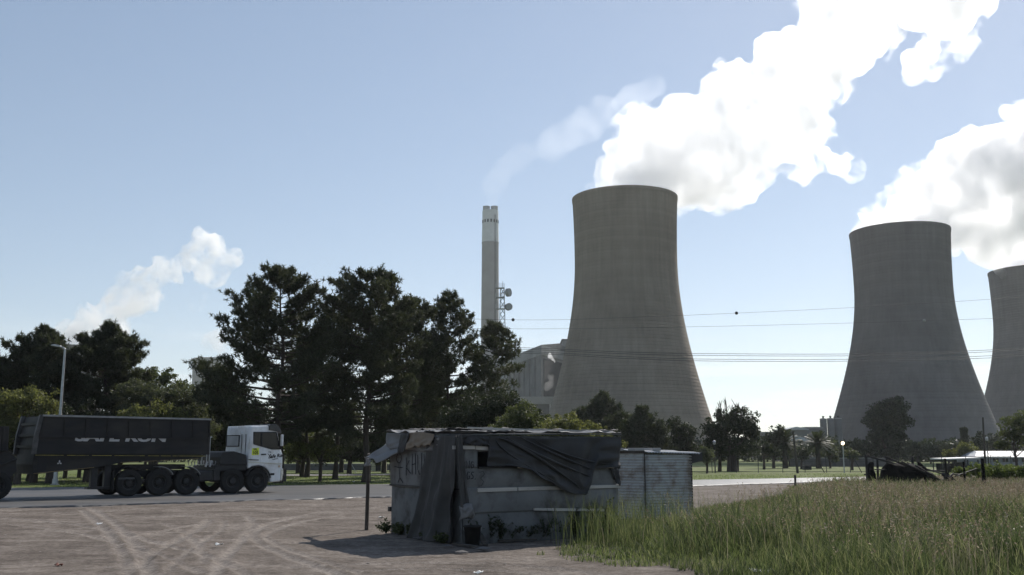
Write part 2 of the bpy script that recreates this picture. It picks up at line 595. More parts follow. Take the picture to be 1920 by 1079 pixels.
# road: a slab with a crumbling near edge
rx = np.concatenate([np.arange(-90, -35, 3.0), np.arange(-35, 30, .12), np.arange(30, 140, 3.0)])
ny = near_y(rx) + .22 * pnoise2(rx * .9, rx * 0, 4, 21) + .10 * pnoise2(rx * 3.4, rx * 0, 3, 25)
fy = far_y(rx) + .15 * pnoise2(rx * .7, rx * 0, 3, 31)
prof = [(0, -.1), (0, .075), (.02, .088), (.1, .095), (.3, .11), (.5, .12), (.7, .11), (.92, .095), (1, .08), (1, -.1)]
RP = np.stack([np.stack([rx, ny + (fy - ny) * t, np.full_like(rx, h)], -1) for t, h in prof], 1)


def asphalt():
    m, n, l, b, out = new_mat('dusty asphalt')
    tc = n.new('ShaderNodeTexCoord'); v = tc.outputs['Object']
    mp = n.new('ShaderNodeMapping'); mp.inputs['Rotation'].default_value = (0, 0, R(-33)); mp.inputs['Scale'].default_value = (.10, 1.1, 1); l.new(v, mp.inputs[0])
    a = _noise(n, l, mp.outputs[0], 1.0, 6, .6)
    c = _noise(n, l, v, .4, 6, .7)
    ca = _ramp(n, l, a.outputs[0], [(.3, (.075, .073, .072)), (.55, (.115, .112, .11)), (.75, (.17, .162, .155))])
    d = _ramp(n, l, c.outputs[0], [(.5, (0, 0, 0)), (.75, (.5, .5, .5))])
    x = n.new('ShaderNodeMixRGB'); l.new(d.outputs[0], x.inputs[0]); l.new(ca.outputs[0], x.inputs[1]); x.inputs[2].default_value = (.2, .175, .155, 1)
    l.new(x.outputs[0], b.inputs['Base Color'])
    b.inputs['Roughness'].default_value = .47; b.inputs['Specular IOR Level'].default_value = .5
    f = _noise(n, l, v, 45, 4, .7)
    bp = n.new('ShaderNodeBump'); bp.inputs['Strength'].default_value = .35; bp.inputs['Distance'].default_value = .01
    l.new(f.outputs[0], bp.inputs['Height']); l.new(bp.outputs[0], b.inputs['Normal'])
    return m


road = grid_mesh('road', RP, asphalt(), smooth=False)
tag(road, kind='structure')

# narrow service path through the lawn
pxs = [(380, 893), (540, 892.5), (640, 892), (730, 891), (870, 889), (1000, 886)]
pc = catmull([gnd(*p, -.03) for p in pxs], 5)
w_ = np.linspace(1.7, 1.9, len(pc))[:, None]
PP = np.stack([np.concatenate([pc[:, :2] - w_ * [[.12, 1.9]], np.full((len(pc), 1), .03)], 1), np.concatenate([pc[:, :2] + w_ * [[.12, 1.9]], np.full((len(pc), 1), .03)], 1)], 1)
tag(grid_mesh('path', PP, stone('path surface', (.17, .155, .145), (.25, .235, .22), .6, .85, .3, 20)), kind='structure')

# ------------------------------------------------------------------ cooling towers
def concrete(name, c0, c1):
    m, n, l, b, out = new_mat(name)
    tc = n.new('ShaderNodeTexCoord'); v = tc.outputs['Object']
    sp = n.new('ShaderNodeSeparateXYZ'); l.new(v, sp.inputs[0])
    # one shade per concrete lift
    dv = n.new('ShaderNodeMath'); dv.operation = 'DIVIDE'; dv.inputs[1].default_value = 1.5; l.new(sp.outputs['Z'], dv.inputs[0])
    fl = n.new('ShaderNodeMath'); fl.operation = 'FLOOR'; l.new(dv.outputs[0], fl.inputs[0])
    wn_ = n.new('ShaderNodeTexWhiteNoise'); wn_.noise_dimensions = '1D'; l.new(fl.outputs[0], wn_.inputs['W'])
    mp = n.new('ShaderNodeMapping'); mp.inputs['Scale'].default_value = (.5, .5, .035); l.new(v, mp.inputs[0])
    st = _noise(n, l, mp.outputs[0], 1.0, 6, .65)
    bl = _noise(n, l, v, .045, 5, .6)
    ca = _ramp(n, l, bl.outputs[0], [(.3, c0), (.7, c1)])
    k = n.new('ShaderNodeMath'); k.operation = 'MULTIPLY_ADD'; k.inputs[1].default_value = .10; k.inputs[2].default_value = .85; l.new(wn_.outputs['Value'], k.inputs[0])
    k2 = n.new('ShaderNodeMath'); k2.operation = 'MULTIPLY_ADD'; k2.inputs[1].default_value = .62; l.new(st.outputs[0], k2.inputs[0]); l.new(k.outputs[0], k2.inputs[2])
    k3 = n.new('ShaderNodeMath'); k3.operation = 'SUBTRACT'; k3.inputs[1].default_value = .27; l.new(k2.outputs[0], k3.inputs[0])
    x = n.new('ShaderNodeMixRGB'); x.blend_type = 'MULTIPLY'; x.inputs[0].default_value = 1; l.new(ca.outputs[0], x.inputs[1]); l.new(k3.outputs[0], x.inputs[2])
    l.new(x.outputs[0], b.inputs['Base Color'])
    b.inputs['Roughness'].default_value = .9; b.inputs['Specular IOR Level'].default_value = .2
    return m


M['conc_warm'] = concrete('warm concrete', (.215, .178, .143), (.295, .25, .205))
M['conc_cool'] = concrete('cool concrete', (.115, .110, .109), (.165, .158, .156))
M['conc_plain'] = stone('plain concrete', (.30, .29, .28), (.38, .37, .36), .3, .9, .1, 3)


def tower_r(zz, H, Rt, Rb, zt, fl):
    b = zt / math.sqrt((Rb / Rt) ** 2 - 1)
    zz = np.asarray(zz, float)
    return np.where(zz < zt, Rt * np.sqrt(1 + ((zz - zt) / b) ** 2), Rt * np.sqrt(1 + ((zz - zt) / fl) ** 2))


def cooling_tower(label, loc, H, Rt, Rb, mat, legs=True, base=4.0, group='cooling towers'):
    t = thing('cooling_tower', label, 'cooling tower', loc, 0, group)
    zt = H * .75; fl = H * .92
    f = lambda z_: float(tower_r(z_, H, Rt, Rb, zt, fl))
    lz = 8.0
    prof = []
    z_ = lz
    while z_ < H - .3:
        z2 = min(z_ + 1.5, H)
        prof += [(f(z_), z_), (f(z_) + .10, z_ + .05), (f(z2) + .07, z2 - .16)]
        z_ = z2
    prof += [(f(H), H)]
    prof = [(f(lz) - .9, lz - .6), (f(lz) + .25, lz - .6), (f(lz) + .25, lz)] + prof
    inner = [(f(H) - .45, H)] + [(f(q) - .45, q) for q in np.linspace(H, lz, 24)]
    m = MB().lathe(prof + inner, 120)
    m.build('shell', mat, t, smooth=False)
    rim = MB().lathe([(f(H) + .08, H - 1.3), (f(H) + .22, H - 1.2), (f(H) + .22, H + .2), (f(H) - .6, H + .2), (f(H) - .6, H - .4), (f(H) + .08, H - .4)], 120)
    rim.build('rim', mat, t)
    if legs:
        n = 34
        rb, rt = Rb + 2.2, f(lz) - .2
        unit = None
        for k in range(n):
            for sgn in (-1, 1):
                a0 = 2 * math.pi * k / n; a1 = a0 + sgn * math.pi / n
                p = Vector((rb * math.cos(a0), rb * math.sin(a0), 0)); q = Vector((rt * math.cos(a1), rt * math.sin(a1), lz - .5))
                if unit is None:
                    unit = MB().bar((0, 0, 0), (0, 0, 1), .75).build('leg', M['conc_plain'], t)
                    o = unit
                else:
                    o = unit.copy(); link(o, t)
                d = q - p
                o.location = p; o.rotation_euler = d.to_track_quat('Z', 'Y').to_euler(); o.scale = (1, 1, d.length)
        MB().lathe([(rt - 3.5, -.8), (rt - 3.5, lz + 2.5), (.01, lz + 2.5)], 48).build('dark_interior_fill', M['black'], t)  # black fill cylinder added so the interior behind the legs looks dark
        MB().lathe([(Rb + 3.6, -1.2), (Rb + 3.6, 1.6), (Rb + 3.1, 1.6), (Rb + 3.1, -1.2)], 60).build('basin_wall', M['conc_plain'], t)
    return t


def tower_px(label, cx, rim_l, rim_y, Y, mat, legs=True, **k):
    """from the axis and left end of the rim in the photograph"""
    top = at(cx, rim_y, Y); Rr = abs(top[0] - at(rim_l, rim_y, Y)[0]) * .985
    Rt = Rr / 1.036
    H = top[2] + .3
    cooling_tower(label, (top[0], Y, -.3), H, Rt, Rt * (1.80 if Y < 470 else 1.88), mat, legs)
    return top, Rr


cooling_tower.count = 0
TW = {}
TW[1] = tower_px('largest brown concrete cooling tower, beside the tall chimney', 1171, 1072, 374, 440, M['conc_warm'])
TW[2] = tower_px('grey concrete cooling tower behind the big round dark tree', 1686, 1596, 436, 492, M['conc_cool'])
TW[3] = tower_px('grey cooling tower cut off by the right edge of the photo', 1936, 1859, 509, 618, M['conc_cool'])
TW[4] = tower_px('far cooling tower rim showing between two dark trees behind the street lamp', 147, 105, 651, 1040, M['conc_cool'], legs=False)
TW[5] = tower_px('pale far cooling tower mostly hidden behind the leftmost tall pine', 400, 362, 674, 1130, M['conc_plain'], legs=False)

# ------------------------------------------------------------------ chimney
YC = 750
cb = at(921, 850, YC)
ct = at(919.5, 396, YC)
rc = mpp(YC) * 15.6
t = thing('chimney_stack', 'tall concrete chimney with white top section and two flue tips', 'chimney', (ct[0], YC, 0))
zw = at(920, 456, YC)[2]
MB().lathe([(rc * 1.16, -1), (rc * 1.04, zw)], 40).build('shaft', stone('chimney concrete', (.30, .285, .265), (.36, .345, .325), .12, .9, .05, 2), t, smooth=True)
MB().lathe([(rc * 1.05, zw), (rc * 1.0, ct[2]), (rc * .5, ct[2])], 40).build('painted_band', stone('chimney white', (.56, .56, .55), (.66, .66, .65), .15, .8, .05, 2), t, smooth=False)
for sx_ in (-1, 1):
    MB().lathe([(rc * .40, ct[2] - 2), (rc * .45, ct[2] + 3.6), (rc * .38, ct[2] + 3.6), (rc * .36, ct[2] - 2)], 20, c=(sx_ * rc * .5, 0, 0)).build('flue_tip', stone('flue grey', (.36, .36, .35), (.44, .44, .43), .5, .8, 0), t, smooth=False)
zo = at(920, 417, YC)[2]
for k in range(16):
    a = 2 * math.pi * (k + .3) / 16
    Mx = Matrix.Translation((0, 0, zo)) @ Matrix.Rotation(a, 4, 'Z')
    MB().box((rc * .99, -.55, -1.2), (rc * 1.035, .55, 1.2), Mx).build('vent_opening', M['black'], t)
MB().lathe([(rc * 1.045, zw - .4), (rc * 1.08, zw - .4), (rc * 1.08, zw + .3), (rc * 1.045, zw + .3)], 40).build('collar', M['conc_plain'], t)
lad = MB()
la = -.95
for s_ in (-.35, .35):
    lad.bar((rc * 1.19 * math.cos(la) + s_, rc * 1.19 * math.sin(la), 0), (rc * 1.06 * math.cos(la) + s_, rc * 1.06 * math.sin(la), ct[2] - 4), .22)
lad.build('ladder', M['dark_metal'], t)

# ------------------------------------------------------------------ power station buildings
def wallmat(name, c0, c1, rib=0):
    return stone(name, c0, c1, .06, .85, .1, 2, (1, 1, .2) if rib else None, dirt=tuple(v * .75 for v in c0), dscale=.05)


M['station'] = wallmat('station cladding', (.17, .165, .16), (.205, .20, .195))
M['station_dark'] = wallmat('station recess', (.14, .138, .135), (.18, .177, .175))
M['station_light'] = wallmat('station fascia', (.25, .25, .245), (.30, .30, .295))
YB = 600
c0 = at(1015, 647, YB)          # near corner, top
Lp = at(930, 660, 720); Rp = at(1080, 655, 660)
t = thing('power_station_building', 'huge grey boiler house standing behind the largest cooling tower', 'power station', (c0[0], YB, 0))
O = np.array([c0[0], YB, 0])
lf = (Lp - O); rf = (Rp - O)
H = c0[2]; zb = at(1015, 665, YB)[2]
poly = [(0, 0), (lf[0], lf[1]), (lf[0] + rf[0], lf[1] + rf[1]), (rf[0], rf[1])]
sh = lambda p, k: [(q[0] * k + (1 - k) * (lf[0] + rf[0]) / 2, q[1] * k + (1 - k) * (lf[1] + rf[1]) / 2) for q in p]
MB().prism(sh(poly, .985), -1, zb, 2).build('wall', M['station'], t)
MB().prism(poly, zb, H, 2).build('fascia', M['station_light'], t)
mid = ((poly[0][0] + poly[3][0]) / 2, (poly[0][1] + poly[3][1]) / 2)
ridge_z = at(1037, 645.5, 625)[2]
mid2 = (mid[0] + lf[0], mid[1] + lf[1])
a, b_, c_, d_ = [(p[0], p[1], H + .02) for p in poly]
MB().add([a, d_, (mid[0], mid[1], ridge_z + 1), b_, c_, (mid2[0], mid2[1], ridge_z + 1)], [(0, 1, 2), (3, 5, 4), (0, 2, 5, 3), (1, 4, 5, 2)]).build('roof', M['station_dark'], t)
# dark panel on the right side, recess shade put into its colour, with frame piers
rr = rf / np.hypot(rf[0], rf[1])
nn = np.array([rr[1], -rr[0], 0])
P0 = np.array(sh(poly, .985)[0]); P3 = np.array(sh(poly, .985)[3])
q0 = P0 + nn[:2] * .3 + (P3 - P0) * .06; q1 = P0 + nn[:2] * .3 + (P3 - P0) * .94
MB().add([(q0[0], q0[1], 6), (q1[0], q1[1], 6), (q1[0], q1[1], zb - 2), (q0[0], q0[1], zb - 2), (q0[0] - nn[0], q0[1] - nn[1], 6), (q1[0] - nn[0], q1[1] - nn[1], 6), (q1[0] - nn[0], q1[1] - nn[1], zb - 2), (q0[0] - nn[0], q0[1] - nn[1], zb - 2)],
         [(0, 1, 2, 3), (0, 4, 5, 1), (3, 2, 6, 7), (0, 3, 7, 4), (1, 5, 6, 2)]).build('recess_shade_panel', stone('painted recess shade', (.045, .044, .043), (.07, .069, .068), .1, .9, 0), t)
# vertical cladding ribs on the left face
for k in range(1, 9):
    p = P0 + (np.array(sh(poly, .985)[1]) - P0) * (k / 9)
    MB().box((p[0] - .7, p[1] - .6, 4), (p[0] + .7, p[1] + .2, zb - .3)).build('pier', M['station'], t)
# taller block at the right and the pale low annexe
q = at(1055, 639, 640)
t2 = thing('rooftop_block', 'tall pale block rising behind the boiler house beside the brown tower', 'building', (q[0], 640, 0))
MB().box((0, 0, -1), (40, 30, q[2])).build('wall', M['station_light'], t2)
MB().box((-.6, -.6, q[2]), (40.6, 30.6, q[2] + 1)).build('parapet', M['station_dark'], t2)
q = at(985, 744, 540)
t3 = thing('low_annexe', 'low pale annexe with a dark base in front of the boiler house', 'building', (q[0], 540, 0))
za = at(985, 758, 540)[2]
MB().box((-30, 0, za), (22, 30, q[2])).build('upper_wall', M['station_light'], t3)
MB().box((-30, .8, -1), (22, 30, za)).build('lower_wall', M['station_dark'], t3)
for k in range(6):
    MB().box((-28 + k * 8.2, .2, -1), (-27.2 + k * 8.2, .8, za)).build('column', M['conc_plain'], t3)
# ------------------------------------------------------------------ steam
def plume(name, label, blobs, Y, density, voxel, amp, freq, seed, sub=0, aniso=.72, cat='steam plume', group=None, noise=None, depth=.8, squash=1.0, shrink=.93, wisps=None, wk=1.28, parent=None):
    """blobs: (px, py, radius px[, depth shift m]) read off the photograph; grown into one billowing hull"""
    rng = np.random.default_rng(seed)
    import bmesh
    bm = bmesh.new()
    for b in blobs:
        p = at(b[0], b[1], Y); r = b[2] * mpp(Y) * shrink
        dy = b[3] if len(b) > 3 else (rng.random() - .5) * r * depth
        mt = Matrix.Translation((p[0], p[1] + dy, p[2])) @ Matrix.Diagonal((1, squash, 1, 1))
        bmesh.ops.create_icosphere(bm, subdivisions=2, radius=r, matrix=mt)
    me = bpy.data.meshes.new(name); bm.to_mesh(me); bm.free()
    o = bpy.data.objects.new(name, me)
    C.objects.link(o)
    md = o.modifiers.new('remesh', 'REMESH'); md.mode = 'VOXEL'; md.voxel_size = voxel
    dg = bpy.context.evaluated_depsgraph_get()
    ev = bpy.data.meshes.new_from_object(o.evaluated_get(dg))
    o.modifiers.clear()
    o.data = ev; ev.name = name
    bpy.data.meshes.remove(me)
    nv = len(ev.vertices)
    V = np.empty(nv * 3, np.float32); ev.vertices.foreach_get('co', V); V = V.reshape(-1, 3)
    N = np.empty(nv * 3, np.float32); ev.vertices.foreach_get('normal', N); N = N.reshape(-1, 3)
    # billows: rounded bumps at several sizes, pushed out along the surface
    w = V + fbm(V * freq * .6, 2, seed + 40)[:, None] * (amp * 1.2)
    d = np.zeros(nv); a, f = amp, freq
    for k in range(5):
        d += a * (1 - 2.2 * np.abs(vnoise(w * f + 31 * k, seed + k)))
        a *= .66; f *= 2.05
    d += amp * .7 * vnoise(V * freq * .45, seed + 77)
    V = V + N * d[:, None]
    ev.vertices.foreach_set('co', V.ravel().astype(np.float32))
    ev.update()
    # a second pass welds the billows that grew into one another
    md = o.modifiers.new('remesh', 'REMESH'); md.mode = 'VOXEL'; md.voxel_size = voxel
    dg = bpy.context.evaluated_depsgraph_get(); dg.update()
    ev2 = bpy.data.meshes.new_from_object(o.evaluated_get(dg))
    o.modifiers.clear(); o.data = ev2
    bpy.data.meshes.remove(ev); ev = ev2; ev.name = name
    ev.materials.clear()
    ev.materials.append(volmat(name + ' vapour', density, aniso, noise=noise))
    if parent is not None:
        o.parent = parent
        return o
    tag(o, label, cat, group)
    if wisps:
        plume('wisps', None, blobs, Y, wisps[0], max(voxel, 1.8), amp * 1.15, freq, seed + 200, aniso=.6, noise=wisps[1:], shrink=shrink * wk, depth=depth, parent=o)
    return o


GST = 'steam plumes'
B1 = [(1136, 352, 26, -4), (1165, 362, 58, 0), (1205, 352, 52, 2), (1232, 340, 58), (1150, 325, 34), (1185, 300, 45), (1215, 262, 50), (1256, 230, 38), (1262, 285, 66), (1300, 330, 58), (1300, 262, 50),
      (1345, 345, 48), (1385, 350, 36), (1345, 290, 66), (1395, 300, 62), (1350, 225, 50), (1378, 170, 48), (1402, 230, 66), (1450, 275, 52), (1432, 165, 50), (1455, 210, 55), (1455, 110, 34), (1495, 155, 55),
      (1495, 235, 38), (1500, 290, 30), (1540, 292, 22), (1580, 302, 19), (1595, 290, 12), (1500, 95, 46), (1540, 130, 46), (1545, 60, 50), (1590, 80, 50), (1622, 60, 38), (1575, 10, 58), (1628, 0, 42), (1595, -60, 66), (1640, -55, 48), (1640, 38, 26)]
plume('steam_plume', 'largest bright white steam plume streaming up from the brown tower', B1, 450, .11, 1.2, 5.2, .055, 11, shrink=.65, wisps=(.10, .06, .47, .60), wk=1.36, group=GST)
B1b = [(1745, 8, 36), (1785, 15, 34), (1775, 55, 30), (1792, 80, 18), (1745, 85, 24), (1722, 112, 18), (1716, 140, 13), (1760, -40, 60), (1810, -10, 24), (1750, 115, 14)]
plume('steam_cloud', 'torn off white steam cloud at the top edge of the photo', B1b, 450, .12, 1.3, 4.6, .06, 12, shrink=.86, wisps=(.09, .05, .42, .60), wk=1.2, group=GST)
B2 = [(1640, 428, 24, -4), (1672, 430, 44, 0), (1712, 428, 44, 0), (1745, 425, 40, 2), (1690, 392, 34), (1722, 360, 38), (1752, 400, 50), (1762, 335, 36), (1790, 300, 36), (1800, 372, 60), (1812, 430, 34), (1850, 300, 50), (1850, 400, 58),
      (1895, 280, 50), (1900, 350, 62), (1900, 425, 36), (1940, 260, 60), (1950, 350, 70), (1990, 300, 70), (1860, 455, 16), (2040, 240, 80), (2030, 330, 60)]
plume('steam_plume', 'white steam plume with a grey heart above the tower behind the round tree', B2, 495, .18, 1.3, 5.2, .055, 13, shrink=.66, wisps=(.10, .06, .47, .60), wk=1.34, group=GST)
B3 = [(1885, 505, 22, -4), (1915, 510, 32), (1950, 500, 34), (1905, 488, 16), (1930, 478, 26), (1970, 460, 40), (2010, 440, 45)]
plume('steam_plume', 'small white puff over the cooling tower cut off by the right edge', B3, 618, .15, 1.6, 3.6, .055, 14, shrink=.85, group=GST)
B4 = [(120, 645, 12), (140, 640, 22), (165, 630, 26), (188, 616, 24), (205, 605, 28), (225, 585, 28), (250, 575, 28), (262, 550, 26), (285, 560, 22), (268, 525, 22), (295, 530, 24), (318, 508, 20), (300, 560, 14), (342, 502, 13), (358, 486, 13), (372, 470, 12), (384, 456, 10), (398, 466, 9), (392, 447, 7), (414, 480, 9), (430, 474, 7), (440, 482, 5), (396, 500, 7), (372, 512, 7), (230, 620, 18)]
plume('steam_plume', 'thin white steam trail rising above the dark trees at the left', B4, 1045, .12, 2.4, 10.0, .035, 15, shrink=.98, noise=(.042, .38, .66), group=GST)
B5 = [(398, 640, 12), (412, 628, 10), (405, 650, 16), (392, 655, 12)]
plume('steam_plume', 'small white steam puff peeping past the leftmost tall pine', B5, 1130, .07, 2.5, 4.5, .05, 16, noise=(.04, .42, .66), group=GST)
B6 = [(372, 570, 9), (386, 558, 7), (360, 575, 6)]
plume('steam_wisp', 'faint detached wisp of steam below the left steam trail', B6, 1045, .03, 2.5, 5.0, .05, 17, noise=(.04, .45, .68), group=GST)
# chimney smoke, thin
B7 = [(919, 394, 5), (921, 384, 7), (923, 372, 8), (924, 358, 9), (927, 338, 12), (938, 318, 15), (960, 305, 17), (990, 292, 22), (1025, 278, 24), (1062, 258, 27), (1100, 236, 26), (1140, 212, 24), (1175, 190, 20), (1205, 172, 15), (1228, 158, 10)]
plume('chimney_smoke', 'faint pale smoke drifting from the tall chimney', B7, 750, .008, 3.0, 6.0, .03, 18, noise=(.045, .30, .68), shrink=.85, cat='smoke')
# steam vents at the boiler house
for lb, bl, sd in (('small bright steam puff under the boiler house eaves', [(1033, 668, 4.5), (1036, 675, 3.5), (1040, 679, 2.5), (1029, 664, 2.5)], 19), ('soft steam puff low on the boiler house side', [(1030, 722, 5), (1033, 712, 5.5), (1036, 704, 3.5), (1027, 728, 4)], 20)):
    plume('steam_puff', lb, bl, 585, .4 if sd == 19 else .035, .6, 1.0, .2, sd, group='steam vents at the boiler house', cat='steam puff')
# ------------------------------------------------------------------ trees
def unit(v):
    return v / np.maximum(np.linalg.norm(v, axis=-1, keepdims=True), 1e-9)


def tubes_np(paths, n=5):
    """paths: list of (points (k,3), radii (k,)) -> one V, F"""
    Vs, Fs, off = [], [], 0
    ang = np.arange(n) * 2 * np.pi / n
    for P, r in paths:
        P = np.asarray(P, float); k = len(P)
        t = np.gradient(P, axis=0); t = unit(t)
        ref = np.where(np.abs(t[:, 2:3]) < .9, [[0, 0, 1.0]], [[1.0, 0, 0]])
        u = unit(np.cross(t, ref)); v = np.cross(t, u)
        r = np.asarray(r)[:, None, None]
        V = P[:, None] + r * (u[:, None] * np.cos(ang)[None, :, None] + v[:, None] * np.sin(ang)[None, :, None])
        Vs.append(V.reshape(-1, 3))
        i = (np.arange(k - 1)[:, None] * n + np.arange(n)[None]) + off
        j = (np.arange(k - 1)[:, None] * n + (np.arange(n)[None] + 1) % n) + off
        Fs.append(np.stack([i, j, j + n, i + n], -1).reshape(-1, 4))
        off += k * n
    return np.concatenate(Vs), np.concatenate(Fs)


def needle_tufts(C_, D_, rng, blades=12, L=.24, w=.032, spread=.9):
    """each tuft is a spray of thin needles about a twig end"""
    n = len(C_)
    d = unit(D_[:, None] * .55 + spread * rng.normal(size=(n, blades, 3)) * .75)
    ln = L * (.65 + .6 * rng.random((n, blades, 1)))
    st = C_[:, None] + D_[:, None] * (rng.random((n, blades, 1)) - .6) * L * .9
    side = unit(np.cross(d, rng.normal(size=d.shape))) * w * .5
    tip = st + d * ln
    V = np.stack([st - side, st + side, tip + side * .35, tip - side * .35], 2)
    F = np.arange(n * blades * 4).reshape(-1, 4)
    return V.reshape(-1, 3), F


def leaf_quads(P, Nrm, rng, size, aspect=.6, flat=.5):
    n = len(P)
    nr = unit(Nrm * flat + rng.normal(size=(n, 3)) * .7)
    a = unit(np.cross(nr, rng.normal(size=(n, 3)))); b = np.cross(nr, a)
    s = size * (.6 + .8 * rng.random((n, 1)))
    V = np.stack([P - a * s * .5, P + b * s * aspect * .5 + a * s * .05, P + a * s * .5, P - b * s * aspect * .5 + a * s * .05], 1)
    return V.reshape(-1, 3), np.arange(n * 4).reshape(-1, 4)


def bez(a, b, c, k=6):
    t = np.linspace(0, 1, k)[:, None]
    return (1 - t) ** 2 * a + 2 * t * (1 - t) * b + t * t * c


PINE_GROUP = 'tall pine trees beyond the road'


def pine(label, base, env, trunk_r, seed, lean=(0, 0), n_br=70, mat='needles', leaders=None, group=PINE_GROUP, dens=1.0, L=.24, bare=.16, name='pine_tree', clump=1.0):
    """env: list of (height m, radius m) bounding the crown; long upswept limbs carry pompom tufts"""
    rng = np.random.default_rng(seed)
    t = thing(name, label, 'tree', tuple(base), 0, group)
    H = env[-1][0]
    eh = [e[0] for e in env]; er = [e[1] for e in env]
    tz = np.linspace(0, H * .985, 12)
    wob = np.stack([np.interp(tz, [0, H], [0, lean[0]]) + .12 * np.sin(tz * .9 + seed), np.interp(tz, [0, H], [0, lean[1]]) + .12 * np.cos(tz * .7 + seed), tz], 1)
    wob[0, :2] = 0
    tr = trunk_r * (1 - (tz / H) ** .8 * .93) * np.where(tz < .3, 1.35, 1)
    V, F = tubes_np([(wob, tr)], 10)
    mesh_np('trunk', V, F, M['bark'], t, True)
    limbs, TC, TD = [], [], []
    trunk_at = lambda z_: np.array([np.interp(z_, tz, wob[:, 0]), np.interp(z_, tz, wob[:, 1]), z_])
    z0 = eh[0]
    tops = [(trunk_at(H), 0)]
    for i in range(n_br):
        f = ((i + rng.random()) / n_br) ** .9
        z_ = z0 + (H - z0) * f * .97
        rad = np.interp(min(z_ + .6, H), eh, er)
        az = i * 2.39996 + rng.normal() * .5
        Ln = max(.4, rad * (.74 + .42 * rng.random()))
        up = (-.05 + .55 * f + .25 * rng.random()) * Ln
        p0 = trunk_at(z_)
        dirv = np.array([math.cos(az), math.sin(az), 0])
        p2 = p0 + dirv * Ln + np.array([0, 0, up])
        p1 = p0 + dirv * Ln * .55 + np.array([0, 0, up * .2 - .05 * Ln])
        path = bez(p0, p1, p2, 7)
        r0 = min(trunk_r * .42, .018 + .016 * Ln) * (1 - .5 * f)
        limbs.append((path, np.linspace(r0, .012, 7)))
        bare_limb = rng.random() < bare and f < .45
        nsub = int(4 + Ln * 3.8)
        for k in range(nsub):
            s = .30 + .70 * (k + rng.random()) / nsub
            if bare_limb and rng.random() < .75: continue
            q0 = path[0] * 0
            ii = s * 6; i0 = min(int(ii), 5); q0 = path[i0] + (path[i0 + 1] - path[i0]) * (ii - i0)
            a2 = az + (1 if k % 2 else -1) * (.5 + .7 * rng.random())
            ls = (.32 + .30 * rng.random()) * (.45 + .22 * Ln) * (1.15 - .45 * s)
            dv = np.array([math.cos(a2), math.sin(a2), .25 + .5 * rng.random()])
            q2 = q0 + dv * ls
            limbs.append((np.stack([q0, (q0 + q2) / 2 + [0, 0, -.03 * ls], q2]), [.014, .010, .006]))
            nt = max(2, int((2.4 + 3.6 * ls) * dens))
            for j in range(nt):
                u = .35 + .65 * rng.random()
                TC.append(q0 + (q2 - q0) * u + rng.normal(size=3) * np.array([.17, .17, .10]) * clump * (.6 + .2 * Ln))
                TD.append(dv * .6 + np.array([0, 0, .55]))
        for j in range(max(2, int(4 * dens))):
            TC.append(p2 + rng.normal(size=3) * .14); TD.append(dirv * .5 + np.array([0, 0, .7]))
    for j in range(int(26 * dens)):
        TC.append(trunk_at(H - 1.3 * rng.random()) + rng.normal(size=3) * [.25, .25, .15]); TD.append(np.array([0, 0, 1.0]))
    V, F = tubes_np(limbs, 4)
    mesh_np('limbs', V, F, M['bark'], t, True)
    V, F = needle_tufts(np.array(TC), unit(np.array(TD)), rng, 17, L * .92, .05 * L / .24)
    mesh_np('crown', V, F, M[mat], t)
    return t


def env_px(Y, base_py, pts):
    """[(py, half width px)] from the bottom of the crown to its top -> [(height, radius)]"""
    zb = at(960, base_py, Y)[2] if base_py else 0
    out = []
    for py, hw in pts:
        out.append((at(960, py, Y)[2] - zb, hw * mpp(Y)))
    return out


